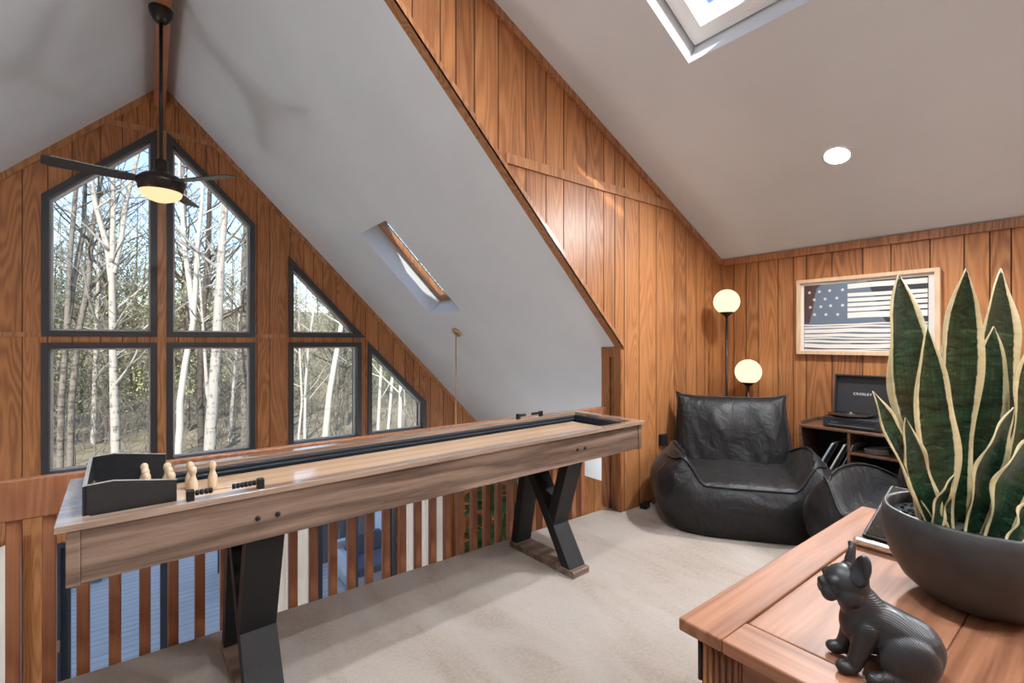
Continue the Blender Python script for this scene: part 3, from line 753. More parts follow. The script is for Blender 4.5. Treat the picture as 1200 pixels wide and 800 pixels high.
for sx, sy in ((232, 270), (290, 264), (348, 258), (418, 253), (260, 307), (322, 302), (387, 296), (237, 348), (298, 343), (353, 336), (418, 332), (262, 386), (327, 383), (392, 380)):
    u = (sx - 200) / 665 * 1.06; v = (sy - (234 - 0.075 * (sx - 200))) / 345
    ps = []
    for k in range(10):
        r = 0.030 if k % 2 == 0 else 0.0115
        ps.append((u + r * math.sin(k * math.pi / 5) * 0.67, v - r * math.cos(k * math.pi / 5)))
    for k in range(10): m.f([A(u, v, 0.0012), A(*ps[k], 0.0012), A(*ps[(k + 1) % 10], 0.0012)], 1)
m.build('print', [M['reflect_blue'], M['paper'], M['reflect_brown'], M['ink']], pf, fix=False)
for zz in (fz0 + 0.055, fz1 - 0.055):
    m = MB(); m.lathe([(0.005, 0), (0.005, 0.003), (0, 0.004)], 10, (XR - 0.016, fy0 - 0.04, zz), Matrix.Rotation(R_(-90), 3, 'Y')); m.build('stud', M['ash'], pf)
m = MB(); m.f([(fx + 0.002, fy0 - 0.028, fz0 + 0.028), (fx + 0.002, fy1 + 0.028, fz0 + 0.028), (fx + 0.002, fy1 + 0.028, fz1 - 0.028), (fx + 0.002, fy0 - 0.028, fz1 - 0.028)]); m.build('picture_glass', M['artglass'], pf)

# ------------------------------------------------------------------ record shelf, turntable, records
cx0, cx1, cy0, cy1 = 4.05, 4.43, 0.62, 1.59        # front, back, camera-side end, far end
ct = 0.70
rs = thing('record_shelf', 'low dark walnut record shelf under the flag picture', 'record shelf', (cx0, cy1, 0))
m = MB(); m.b2((cx0, cy0, ct - 0.018), (cx1, cy1, ct), 0.002); m.build('top', M['walnut'], rs)
m = MB(); m.b2((cx0 + 0.03, cy1 - 0.012, ct), (cx1, cy1, ct + 0.03), 0.002); m.b2((cx0 + 0.03, cy0, ct), (cx1, cy0 + 0.012, ct + 0.03), 0.002); m.b2((cx1 - 0.012, cy0, ct), (cx1, cy1, ct + 0.03), 0.002); m.build('gallery_edge', M['walnut'], rs)
for y in (cy1 - 0.018, cy0): m = MB(); m.b2((cx0 + 0.003, y, 0.06), (cx1, y + 0.018, ct - 0.018)); m.build('side_panel', M['walnut'], rs)
m = MB(); m.b2((cx0 + 0.003, 1.250, 0.08), (cx1 - 0.01, 1.266, ct - 0.018)); m.build('divider', M['walnut'], rs)
m = MB(); m.b2((cx0 + 0.01, cy0 + 0.018, 0.525), (cx1 - 0.01, 1.250, 0.541)); m.build('shelf', M['walnut'], rs)
m = MB(); m.b2((cx0 + 0.003, cy0 + 0.018, 0.06), (cx1 - 0.01, cy1 - 0.018, 0.08)); m.b2((cx0 + 0.003, 1.266, 0.29), (cx1 - 0.01, cy1 - 0.018, 0.305)); m.build('bottom_shelf', M['walnut'], rs)
m = MB(); m.b2((cx1 - 0.012, cy0 + 0.01, 0.06), (cx1 - 0.002, cy1 - 0.01, ct - 0.018)); m.build('back_panel', M['black'], rs)
for y in (cy0 + 0.03, cy1 - 0.03):
    for x in (cx0 + 0.03, cx1 - 0.03): m = MB(); m.b2((x - 0.018, y - 0.018, 0), (x + 0.018, y + 0.018, 0.06)); m.build('leg', M['walnut'], rs)
# records leaning in the far cubby
RC = [(1.502, 26, (0.42, 0.47, 0.54), 'pale blue spined record sleeve leaning in the walnut shelf'), (1.42, 25, (0.60, 0.56, 0.50), 'cream spined record sleeve leaning in the middle of the walnut shelf cubby'),
      (1.352, 22, (0.22, 0.23, 0.22), 'thin grey spined record sleeve leaning near the shelf divider'), (1.47, 26, (0.015, 0.015, 0.016), 'black record sleeve leaning between the pale blue and the cream ones'), (1.385, 24, (0.02, 0.018, 0.018), 'black record sleeve leaning between the cream and the thin grey ones')]
for y, ang, col, lab in RC:
    cm = plain('sleeve_card', col, 0.5, var=0.06)
    m = MB(); m.box((0.155, 0, 0.155), (0.31, 0.012 if col[0] > 0.3 else 0.006, 0.31), None, 0.001)
    # leans towards the camera side end (top toward -y)
    a = R_(ang)
    bmesh.ops.transform(m.bm, matrix=Matrix.Translation((cx0 + 0.02, y + 0.0, 0.3065)) @ Matrix.Rotation(a, 4, 'X'), verts=m.bm.verts)
    o = m.build('record', cm); tag(o, lab, 'record', 'records in the walnut shelf'); move_origin(o, (cx0 + 0.02, y, 0.3065))
# small things on the inner shelf
m = MB(); pts = [(4.16 + 0.05 * math.cos(a * 0.5) * (1 + 0.02 * a % 0.3), 1.12 + 0.07 * math.sin(a * 0.5), 0.5435 + 0.0009 * a) for a in range(40)] + [(4.18, 1.0, 0.60), (4.24, 0.98, 0.63), (4.3, 1.0, 0.55)]
m.tube(pts, 0.003, 6); o = m.build('audio_cable', M['edge']); tag(o, 'coiled pale cable lying on the inner shelf of the walnut record shelf', 'cable')
# turntable
ty0, ty1, tx0, tx1 = 1.075, 1.440, 4.095, 4.36
tt = thing('turntable', 'black suitcase turntable with raised lid on the walnut shelf', 'turntable', (tx0, ty0, ct))
m = MB(); m.b2((tx0, ty0, ct + 0.006), (tx1, ty1, ct + 0.085), 0.006, 2); m.build('base', M['vinyl'], tt)
m = MB()
m.ring([(tx0, ty0 + 0.03, ct + 0.02), (tx0, ty1 - 0.03, ct + 0.02), (tx0, ty1 - 0.03, ct + 0.068), (tx0, ty0 + 0.03, ct + 0.068)], [(tx0, ty0 + 0.035, ct + 0.025), (tx0, ty1 - 0.035, ct + 0.025), (tx0, ty1 - 0.035, ct + 0.063), (tx0, ty0 + 0.035, ct + 0.063)], (-0.004, 0, 0), (0.003, 0, 0))
m.build('speaker_grille', M['rubber'], tt)
m = MB(); m.b2((tx0 - 0.003, ty0 + 0.04, ct + 0.022), (tx0 + 0.002, ty1 - 0.04, ct + 0.027)); m.build('control_strip', M['edge'], tt)
lm = Matrix.Translation((tx1 - 0.015, (ty0 + ty1) / 2, ct + 0.085)) @ Matrix.Rotation(R_(6), 4, 'Y')
m = MB(); hw, lh = (ty1 - ty0) / 2, 0.305
m.ring([(0, -hw, 0), (0, hw, 0), (0, hw, lh), (0, -hw, lh)], [(0, -hw + 0.01, 0.01), (0, hw - 0.01, 0.01), (0, hw - 0.01, lh - 0.01), (0, -hw + 0.01, lh - 0.01)], (-0.035, 0, 0), (0.012, 0, 0)); m.b2((0.002, -hw + 0.002, 0.002), (0.012, hw - 0.002, lh - 0.002))
bmesh.ops.transform(m.bm, matrix=lm, verts=m.bm.verts); lid = m.build('lid', M['vinyl'], tt)
pcx, pcy = (tx0 + tx1) / 2 - 0.005, 1.295
m = MB(); m.lathe([(0, 0), (0.118, 0), (0.118, 0.007), (0.114, 0.009), (0, 0.009)], 48, (pcx, pcy, ct + 0.089)); m.build('platter', M['rubber'], tt)
m = MB(); m.lathe([(0.0, 0.0), (0.036, 0.0), (0.034, 0.002), (0.012, 0.002), (0.010, 0.014), (0, 0.015)], 24, (pcx, pcy, ct + 0.1015)); m.build('spindle_adapter', M['chrome'], tt)
rcd = MB(); rcd.lathe([(0, 0), (0.150, 0), (0.150, 0.0025), (0, 0.0025)], 56, (pcx, pcy, ct + 0.0985)); o = rcd.build('vinyl_record', plain('record_vinyl', (0.02, 0.014, 0.011), 0.12)); tag(o, 'glossy dark record lying on the turntable platter', 'record'); move_origin(o, (pcx, pcy, ct + 0.0985))
m = MB(); m.lathe([(0.018, 0), (0.018, 0.02), (0.012, 0.032), (0, 0.034)], 18, (tx1 - 0.055, ty0 + 0.045, ct + 0.085)); m.tube([(tx1 - 0.055, ty0 + 0.045, ct + 0.115), (tx1 - 0.10, ty0 + 0.05, ct + 0.118), (tx1 - 0.20, ty0 + 0.06, ct + 0.115), (tx1 - 0.235, ty0 + 0.085, ct + 0.108)], 0.006, 8); m.build('tonearm', M['black'], tt)
def lettering(txt, size, mat, Mx, parent, name='lettering'):
    cu = bpy.data.curves.new('lettering_curve', 'FONT'); cu.body = txt; cu.size = size; cu.extrude = 0.0006; cu.align_x = 'CENTER'; cu.align_y = 'CENTER'; cu.space_character = 1.15
    tmp = bpy.data.objects.new('lettering_tmp', cu); C.objects.link(tmp); bpy.context.view_layer.update()
    me = bpy.data.meshes.new_from_object(tmp.evaluated_get(bpy.context.evaluated_depsgraph_get()))
    bpy.data.objects.remove(tmp)
    me.transform(WM[parent].inverted() @ Mx); me.materials.clear(); me.materials.append(mat)
    o = bpy.data.objects.new(name, me); put(o, parent); WM[o] = WM[parent]; return o
TXT = Matrix(((0, 0, -1, 0), (-1, 0, 0, 0), (0, 1, 0, 0), (0, 0, 0, 1)))      # text plane facing -X, reading toward -Y
lettering('CROSLEY', 0.026, M['whiteplastic'], lm @ Matrix.Translation((0.0005, 0.005, lh * 0.52)) @ TXT, lid)
lettering('CROSLEY', 0.012, M['edge'], Matrix.Translation((tx0 - 0.001, ty1 - 0.075, ct + 0.045)) @ TXT, tt)

# ------------------------------------------------------------------ beanbag chairs
def sgnp(v, p): return math.copysign(abs(v) ** p, v)
def sstep(a, b, x):
    t = max(0, min(1, (x - a) / (b - a))); return t * t * (3 - 2 * t)
def chair_h(s, d):
    seat = 0.37 + 0.03 * sstep(-0.4, 0.3, d)
    hw = 0.30 + 0.05 * sstep(-0.4, 0.1, d)
    arm = sstep(hw - 0.03, hw + 0.14, abs(s))
    ah = 0.575 + 0.02 * sstep(-0.3, 0.2, d)
    return seat + (ah - seat) * arm
def chair_xy(th, r):
    a, b = 0.52, 0.43
    ex = 0.52
    s = a * r * sgnp(math.cos(th), ex); d = b * r * sgnp(math.sin(th), ex)
    s *= 1 - 0.27 * sstep(-0.05, 0.42, d)                 # narrower towards the back
    return s, d
def make_chair(label, loc, rz):
    """local axes: +x to the sitter's-left as seen from the front, +y away from the viewer (depth), z up"""
    root = thing('beanbag_chair', label, 'beanbag chair', loc, rz, 'black beanbag chairs')
    NA = 120; bm = bmesh.new(); rings = []
    c0 = bm.verts.new((0, 0, chair_h(0, 0)))
    NR = 26
    for i in range(1, NR + 1):
        r = i / NR; row = []
        for k in range(NA):
            th = 2 * math.pi * k / NA
            s, d = chair_xy(th, r); z = chair_h(s, d)
            e = max(0, (r - 0.84) / 0.16)
            z -= 0.055 * e * e * sstep(0.34, 0.5, abs(s))
            z -= 0.02 * e ** 4
            z += 0.012 * noise.noise(Vector((s * 9, d * 9, 1.7))) * (1 - e) + 0.012 * (1 - (s / 0.35) ** 2 if abs(s) < 0.35 else 0) * (1 - e)
            row.append(bm.verts.new((s, d, z)))
        rings.append(row)
    NS = 26
    edge = [v.co.copy() for v in rings[-1]]
    for j in range(1, NS + 1):
        t = j / NS; row = []
        for k in range(NA):
            p = edge[k]; th = 2 * math.pi * k / NA
            sd = sstep(0.3, 0.9, abs(math.cos(th)))
            bul = (0.055 + 0.07 * sd) * math.sin(math.pi * min(1, t ** 0.85)) + 0.012 * t * 0
            if t > 0.93: bul -= 0.018 * ((t - 0.93) / 0.07) ** 2
            z = p.z * (1 - t)
            f1 = noise.noise(Vector((p.x * 3.0, p.y * 3.0, z * 16 + 4 * noise.noise(Vector((p.x * 2.5, p.y * 2.5, z * 3))))))
            f2 = noise.noise(Vector((p.x * 8.0, p.y * 8.0, z * 7 + 9)))
            amp = math.sin(math.pi * t)
            bul *= 1 - 0.65 * sstep(0.0, 0.35, p.y)
            w = bul + amp * (0.015 * f1 * (0.25 + 0.75 * sd) + 0.008 * f2)
            n = Vector((p.x / 0.52, p.y / 0.43, 0)).normalized()
            row.append(bm.verts.new((p.x + n.x * w, p.y + n.y * w, z)))
        rings.append(row)
    for k in range(NA): bm.faces.new([c0, rings[0][k], rings[0][(k + 1) % NA]])
    for a, b in zip(rings, rings[1:]):
        for k in range(NA): bm.faces.new([a[k], b[k], b[(k + 1) % NA], a[(k + 1) % NA]])
    bm.faces.new(rings[-1])
    m = MB(); m.bm = bm; m.build('body', M['velvet'], root, world=False, smooth=True)
    # piping along the front seam, arm peak to arm peak
    pts = []
    ks = [k for k in range(NA) if math.sin(2 * math.pi * k / NA) < -0.12]
    for k in ks:
        p = edge[k]; n = Vector((p.x, p.y, 0)).normalized(); pts.append(p + n * 0.004 + Vector((0, 0, 0.004)))
    m = MB(); m.tube(pts, 0.0075, 8); m.build('front_seam', M['velvet'], root, world=False)
    for sg in (-1, 1):
        pts = []
        for i in range(20):
            t = i / 19; d = -0.36 + 0.56 * t
            s = sg * (0.40 + 0.055 * math.sin(math.pi * t)); pts.append((s, d, chair_h(s, d) + 0.006))
        m = MB(); m.tube(pts, 0.0065, 8); m.build('arm_seam', M['velvet'], root, world=False)
    # backrest pillow
    NP, NQ = 44, 34; bm = bmesh.new(); sheets = []
    def bk(p, q, side):
        hw = 0.475 - 0.080 * q ** 0.8
        hw += 0.03 * q ** 14
        top = 0.885 + 0.035 * abs(p) ** 6
        z = 0.22 + (top - 0.22) * q
        x = p * hw
        th = (max(0, 1 - abs(p) ** 3.2) ** 0.55) * (max(0, 1 - abs(2 * q - 1) ** 3.5) ** 0.55) * 0.13
        wr = noise.noise(Vector((x * 5 + 3, z * 3, side * 5))) * 0.03 + noise.noise(Vector((x * 14 + z * 4, z * 3.5, side * 2))) * 0.014
        th += wr * (1 - abs(p) ** 4) * (1 - abs(2 * q - 1) ** 4)
        yc = 0.225 + 0.14 * q
        return Vector((x, yc - side * th, z))
    for side in (1, -1):
        g = []
        for i in range(NP + 1):
            g.append([bm.verts.new(bk(-1 + 2 * i / NP, j / NQ, side)) for j in range(NQ + 1)])
        sheets.append(g)
        for i in range(NP):
            for j in range(NQ): bm.faces.new([g[i][j], g[i + 1][j], g[i + 1][j + 1], g[i][j + 1]])
    bmesh.ops.remove_doubles(bm, verts=bm.verts, dist=0.0008)
    m = MB(); m.bm = bm; m.build('backrest', M['velvet'], root, world=False, smooth=True)
    pts = [bk(-1, 0.35 + 0.65 * i / 16, 0) for i in range(17)] + [bk(-1 + 2 * i / 24, 1, 0) for i in range(1, 25)] + [bk(1, 1 - 0.65 * i / 16, 0) for i in range(1, 17)]
    m = MB(); m.tube(pts, 0.008, 8); m.build('backrest_seam', M['velvet'], root, world=False)
    return root
# facing (-0.8,-0.6): local +y = (0.8,0.6) -> rz
make_chair('big black velvet beanbag chair in the corner under the floor lamp', (3.55, 1.82, 0), math.atan2(-0.8, 0.6))
make_chair('black velvet beanbag chair in front of the record shelf, partly behind the chest and plant', (3.45, 0.60, 0), math.atan2(-0.94, -0.34))

# wall plug and adapter near the chair
m = MB(); m.b2((3.44, YP - 0.035, 0.47), (3.52, YP - 0.0005, 0.56), 0.006, 2); m.tube([(3.48, YP - 0.03, 0.475), (3.47, YP - 0.035, 0.3), (3.42, YP - 0.03, 0.02), (3.3, YP - 0.04, 0.006)], 0.004, 6)
o = m.build('wall_plug', M['black']); tag(o, 'black plug and cable on the panelled wall beside the beanbag chair', 'plug'); move_origin(o, (3.48, YP, 0.47))
m = MB(); m.box((3.19, 2.40, 0.022), (0.09, 0.055, 0.042), Matrix.Rotation(R_(12), 3, 'Z'), 0.008, 2); m.tube([(3.22, 2.41, 0.03), (3.27, 2.42, 0.035), (3.34, 2.41, 0.01)], 0.004, 6)
o = m.build('power_adapter', M['black']); tag(o, 'black power adapter on the carpet at the foot of the panelled wall', 'power adapter'); move_origin(o, (3.19, 2.40, 0))

# ------------------------------------------------------------------ chest
DZ = 0.75; dx0, dx1, dy0, dy1 = 0.914, 2.068, -0.16, 0.600
ch = thing('wooden_chest', 'varnished cherry wood chest carrying the dog figurine and the potted plant', 'chest', (dx0, dy0, 0))
m = MB()
def tp(x0, y0, x1, y1, rnd, z=DZ, mi=0):
    b = MB(); 
    m.b2((x0, y0, DZ - 0.030), (x1, y1, z), 0.0)
fwid = 0.098
rl_ = m.rnd_layer()
def top_board(x0, y0, x1, y1, r, mi, drop=0.0):
    n0 = len(m.bm.faces)
    m.b2((x0, y0, DZ - 0.028), (x1, y1, DZ - drop), 0.0, mi=mi)
    m.bm.faces.ensure_lookup_table()
    for fc in list(m.bm.faces)[n0:]:
        for lp in fc.loops: lp[rl_] = (r, (r * 7.1) % 1, (r * 3.3) % 1, 1)
e = 0.0012
top_board(dx0, dy1 - fwid, dx1, dy1, 0.2, 0); top_board(dx0, dy0, dx1, dy0 + fwid, 0.5, 0)
top_board(dx0, dy0 + fwid + 0.0003, dx0 + fwid, dy1 - fwid - 0.0003, 0.8, 1); top_board(dx1 - fwid, dy0 + fwid + 0.0003, dx1, dy1 - fwid - 0.0003, 0.35, 1)
yy = dy1 - fwid - 0.003; ym = (dy0 + dy1) / 2
top_board(dx0 + fwid + 0.003, ym + 0.0003, dx1 - fwid - 0.003, yy, 0.65, 0, 0.0015); top_board(dx0 + fwid + 0.003, dy0 + fwid + 0.003, dx1 - fwid - 0.003, ym - 0.0003, 0.1, 0, 0.0015)
m.b2((dx0 + 0.05, dy0 + 0.05, DZ - 0.034), (dx1 - 0.05, dy1 - 0.05, DZ - 0.012), mi=2)
M['chest_across'] = wood('varnished_cherry_across', (0.20, 0.082, 0.042), (0.335, 0.15, 0.082), (0.43, 0.22, 0.13), rough=0.45, Specular_IOR_Level=0.3, across=(10.0, 0.8, 3.0), rings=18, pores=(150.0, 5.0, 60.0), use_rnd=True, contrast=0.6, bump=0.05)
top = m.build('top', [M['chest'], M['chest_across'], M['groove']], ch)
bv = top.modifiers.new('edge', 'BEVEL'); bv.width = 0.004; bv.segments = 2; bv.limit_method = 'ANGLE'
bx0_, by1_ = dx0 + 0.036, dy1 - 0.032
m = MB(); m.b2((bx0_ + 0.012, dy0 + 0.04, 0.06), (dx1 - 0.035, by1_ - 0.004, DZ - 0.028)); m.build('body', M['chest_up'], ch)
for y in (by1_ - 0.085, dy0 + 0.035):
    m = MB(); m.b2((bx0_ + 0.004, y, 0.04), (bx0_ + 0.03, y + 0.085, DZ - 0.028))
    for i in range(6): m.tube([(bx0_ + 0.004, y + 0.0085 + 0.0137 * i, 0.05), (bx0_ + 0.004, y + 0.0085 + 0.0137 * i, DZ - 0.03)], 0.0058, 10)
    m.build('reeded_post', M['chest_up'], ch)
for z0, z1 in ((DZ - 0.10, DZ - 0.028), (0.06, 0.14)): m = MB(); m.b2((bx0_ + 0.006, dy0 + 0.12, z0), (bx0_ + 0.03, by1_ - 0.085, z1), 0.002); m.build('side_rail', M['chest_across'], ch)
for z in (0.62, 0.16):
    m = MB(); m.b2((bx0_ + 0.002, by1_ - 0.004, z), (bx0_ + 0.03, by1_ + 0.003, z + 0.075), 0.001); m.tube([(bx0_ + 0.002, by1_ + 0.003, z - 0.004), (bx0_ + 0.002, by1_ + 0.003, z + 0.079)], 0.005, 10); m.build('hinge', M['bronze'], ch)
for x in (bx0_ + 0.03, dx1 - 0.07):
    for y in (dy0 + 0.07, by1_ - 0.04): m = MB(); m.b2((x - 0.025, y - 0.025, 0), (x + 0.025, y + 0.025, 0.062)); m.build('foot', M['chest_up'], ch)

# tilted dark glass panel with a silver edge behind the pot
tr = thing('tablet_stand', 'dark glass panel leaning on a silver stand behind the grey pot', 'tablet stand', (1.655, 0.32, DZ))
m = MB(); m.b2((1.643, 0.14, DZ + 0.002), (1.662, 0.500, DZ + 0.026), 0.008, 3); m.build('front_bar', M['chrome'], tr)
m = MB(); m.b2((1.660, 0.482, DZ + 0.003), (1.86, 0.498, DZ + 0.014), 0.004, 2); m.build('side_bar', M['chrome'], tr)
tmx = Matrix.Translation((1.676, 0.486, DZ + 0.019)) @ Matrix.Rotation(R_(-19), 4, 'Y')
m = MB(); m.b2((0, -0.33, 0), (0.29, 0, 0.012), 0.003, 2); bmesh.ops.transform(m.bm, matrix=tmx, verts=m.bm.verts); pn = m.build('panel', M['black'], tr)
m = MB(); m.b2((0.008, -0.322, 0.0118), (0.282, -0.008, 0.0135)); bmesh.ops.transform(m.bm, matrix=tmx, verts=m.bm.verts); m.build('dark_glass', M['darkglass'], pn)
m = MB(); m.prism([(1.855, 0, DZ + 0.001), (1.895, 0, DZ + 0.001), (1.88, 0, DZ + 0.082)], (0, 0.25, 0), (0, 0.33, 0)); m.build('prop', M['black'], tr)

# ------------------------------------------------------------------ potted snake plant
PC = Vector((1.505, 0.215, DZ))
pt = thing('potted_snake_plant', 'tall variegated snake plant in a round charcoal pot on the chest', 'potted plant', PC)
m = MB(); m.lathe([(0, 0.0), (0.07, 0.0), (0.098, 0.012), (0.135, 0.045), (0.160, 0.09), (0.172, 0.14), (0.174, 0.18), (0.171, 0.203), (0.166, 0.207), (0.161, 0.203), (0.163, 0.18), (0.155, 0.15), (0, 0.15)], 64, PC); m.build('pot', M['pot'], pt)
m = MB(); rr = random.Random(5)
m.lathe([(0, 0.178), (0.06, 0.18), (0.12, 0.181), (0.161, 0.178), (0.161, 0.155), (0, 0.155)][::-1], 40, PC)
for i in range(160):
    r = 0.155 * math.sqrt(rr.random()); a = rr.random() * 6.283
    m.ball(PC + Vector((r * math.cos(a), r * math.sin(a), 0.181)), (rr.uniform(0.004, 0.010), rr.uniform(0.004, 0.010), rr.uniform(0.004, 0.008)), 7, 5)
m.build('soil', M['soil'], pt, smooth=True)
RTV = Vector((RT[0], RT[1], 0)); FWV = Vector((FW[0], FW[1], 0))
def leaf(base, tip, width, seed, belly=0.45, face=0.0, lean=0.0, wave=1.0, fold=0.22, base_w=0.5):
    """blade from base to tip; face = turn of the blade about its own length"""
    base = Vector(base); tip = Vector(tip); ax = (tip - base); L = ax.length; ax.normalize()
    width *= 1.32
    side = RTV - ax * RTV.dot(ax); side.normalize()
    side = Matrix.Rotation(face, 3, ax) @ side
    nor = side.cross(ax).normalized()
    if nor.dot(FWV) > 0: nor = -nor
    m = MB(); ul = m.uv_layer(); rr = random.Random(seed); ph = rr.random() * 6; ph2 = rr.random() * 6
    NL, NC = 42, 9; g = []
    for i in range(NL + 1):
        t = i / NL
        w = width * (base_w + (1 - base_w) * sstep(0, belly, t)) if t < belly else width * max(0.0, 1 - ((t - belly) / (1 - belly)) ** 2.1)
        w = max(w, 0.0015)
        ctr = base + ax * (L * t) + side * (lean * math.sin(math.pi * t)) + nor * (0.012 * math.sin(3 * t + ph))
        tw = 0.16 * math.sin(2.4 * t + ph) * wave
        row = []
        for c in range(NC + 1):
            x = -1 + 2 * c / NC
            ed = abs(x) ** 2.5
            wv = ed * 0.006 * wave * math.sin(15 * t + ph2 + (1.7 if x > 0 else 0)) * min(1, (1 - t) * 5)
            wl = 1 + 0.10 * wave * ed * math.sin(12 * t + ph + (2.1 if x > 0 else 0))
            off = side * (x * w / 2 * wl) * 1.0 + nor * (-fold * w * (1 - x * x) * 0.5 + fold * w * 0.25 + wv + x * w * 0.5 * tw)
            row.append(m.bm.verts.new(ctr + off))
        g.append(row)
    for i in range(NL):
        for c in range(NC):
            fc = m.bm.faces.new([g[i][c], g[i][c + 1], g[i + 1][c + 1], g[i + 1][c]]); fc.smooth = True
            for lp, (a, b) in zip(fc.loops, ((c, i), (c + 1, i), (c + 1, i + 1), (c, i + 1))): lp[ul].uv = (a / NC, b / NL * L / 0.55)
    o = m.build('leaf', M['leaf'], pt, fix=True)
    sol = o.modifiers.new('thick', 'SOLIDIFY'); sol.thickness = 0.0028; sol.offset = 0
    return o
def soilp(x, dd):                        # a point on the soil, dd behind(+)/in front(-) of the pot's middle, seen at column x
    t = FW[0] * PC.x + FW[1] * PC.y + dd * 0.75
    p = ray(x, 400, t); return Vector((p.x, p.y, DZ + 0.172))
LV = [  # base column, base depth, tip x, tip y, tip depth, width, belly, face, wave
    (1088, 0.04, 1058, 320, 0.05, 0.098, 0.62, 0.1, 1.0),
    (1100, -0.02, 1091, 383, -0.03, 0.064, 0.5, -0.1, 0.6),
    (1124, 0.02, 1130, 315, 0.01, 0.074, 0.62, -0.15, 0.7),
    (1146, 0.06, 1160, 383, 0.07, 0.062, 0.62, -0.2, 0.8),
    (1164, 0.11, 1179, 313, 0.12, 0.094, 0.62, 0.1, 0.8),
    (1097, -0.02, 1029, 458, -0.03, 0.046, 0.55, 0.35, 1.0),
    (1098, -0.05, 1063, 490, -0.05, 0.042, 0.45, -0.2, 1.0),
    (1100, -0.07, 1117, 556, -0.07, 0.034, 0.4, 0.2, 0.6),
    (1136, -0.06, 1192, 478, -0.06, 0.060, 0.5, 0.1, 0.8),
    (1164, -0.09, 1222, 505, -0.08, 0.075, 0.5, 0.0, 0.8),
    (1134, 0.16, 1152, 382, 0.17, 0.05, 0.6, 0.3, 0.6),
    (1118, 0.14, 1109, 394, 0.15, 0.05, 0.6, -0.2, 0.6),
    (1182, 0.02, 1210, 380, 0.04, 0.07, 0.6, 0.2, 0.8),
    (1176, -0.12, 1235, 575, -0.10, 0.045, 0.5, 0.2, 1.0),
]
tc = FW[0] * PC.x + FW[1] * PC.y
for i, (bxp, bd, tx, ty, td, w, be, fa, wa) in enumerate(LV):
    leaf(soilp(bxp, bd), ray(tx, ty, tc + td), w, i + 3, be, fa, 0.0, wa)

# ------------------------------------------------------------------ dog figurine (one continuous body)
def blob_mesh(parts, voxel, smooth_it):
    m = MB()
    for kind, *a in parts:
        if kind == 'e':
            c, r = a[0], a[1]; Mx = a[2] if len(a) > 2 else None
            m.ball(Vector(c), r, 28, 18, Mx)
        else:
            p0, r0, p1, r1 = a; p0, p1 = Vector(p0), Vector(p1)
            for i in range(9):
                t = i / 8; r = r0 + (r1 - r0) * t; m.ball(p0.lerp(p1, t), r, 18, 12)
    bmesh.ops.recalc_face_normals(m.bm, faces=m.bm.faces)
    me = bpy.data.meshes.new('blob'); m.bm.to_mesh(me); m.bm.free()
    tmp = bpy.data.objects.new('blob_tmp', me); C.objects.link(tmp)
    rm = tmp.modifiers.new('r', 'REMESH'); rm.mode = 'VOXEL'; rm.voxel_size = voxel; rm.use_smooth_shade = True
    sm = tmp.modifiers.new('s', 'SMOOTH'); sm.iterations = smooth_it; sm.factor = 0.5
    bpy.context.view_layer.update()
    out = bpy.data.meshes.new_from_object(tmp.evaluated_get(bpy.context.evaluated_depsgraph_get()))
    bpy.data.objects.remove(tmp)
    for p in out.polygons: p.use_smooth = True
    return out
P = []
P += [('c', (0.040, 0, 0.092), 0.040, (-0.045, 0, 0.052), 0.051), ('c', (0.040, 0, 0.095), 0.038, (0.066, 0, 0.135), 0.030)]
P += [('e', (0.056, 0, 0.078), (0.029, 0.034, 0.040)), ('e', (-0.055, 0, 0.036), (0.040, 0.045, 0.036))]
P += [('e', (0.074, 0, 0.150), (0.036, 0.036, 0.033)), ('e', (0.098, 0, 0.140), (0.020, 0.025, 0.019)), ('e', (0.112, 0, 0.147), (0.009, 0.011, 0.008))]
for s in (-1, 1):
    P += [('e', (0.104, 0.012 * s, 0.132), (0.014, 0.014, 0.015)), ('e', (0.096, 0.018 * s, 0.158), (0.013, 0.012, 0.009)), ('e', (0.075, 0.022 * s, 0.135), (0.022, 0.018, 0.02))]
    Re = Matrix.Rotation(R_(-14 * s), 4, 'X') @ Matrix.Rotation(R_(-14), 4, 'Y') @ Matrix.Rotation(R_(24 * s), 4, 'Z')
    P += [('e', (0.060, 0.029 * s, 0.186), (0.008, 0.0185, 0.033), Re), ('c', (0.061, 0.029 * s, 0.172), 0.014, (0.058, 0.035 * s, 0.213), 0.004)]
    P += [('c', (0.050, 0.026 * s, 0.080), 0.021, (0.064, 0.029 * s, 0.034), 0.0145), ('c', (0.064, 0.029 * s, 0.034), 0.0145, (0.072, 0.029 * s, 0.013), 0.0125), ('e', (0.082, 0.030 * s, 0.0105), (0.018, 0.0145, 0.0115))]
    P += [('e', (-0.022, 0.041 * s, 0.044), (0.046, 0.022, 0.042)), ('c', (-0.02, 0.047 * s, 0.015), 0.0145, (0.038, 0.050 * s, 0.0115), 0.0125), ('e', (0.046, 0.050 * s, 0.0105), (0.014, 0.0145, 0.0115))]
P += [('c', (-0.085, 0.0, 0.03), 0.012, (-0.105, 0.0, 0.018), 0.007)]
def sq(p): return (p[0] if p[0] > 0.03 else 0.03 + (p[0] - 0.03) * 0.70, p[1], p[2])
P = [(q[0], sq(q[1])) + tuple(q[2:]) if q[0] == 'e' else (q[0], sq(q[1]), q[2], sq(q[3]), q[4]) for q in P]
me = blob_mesh(P, 0.0021, 5)
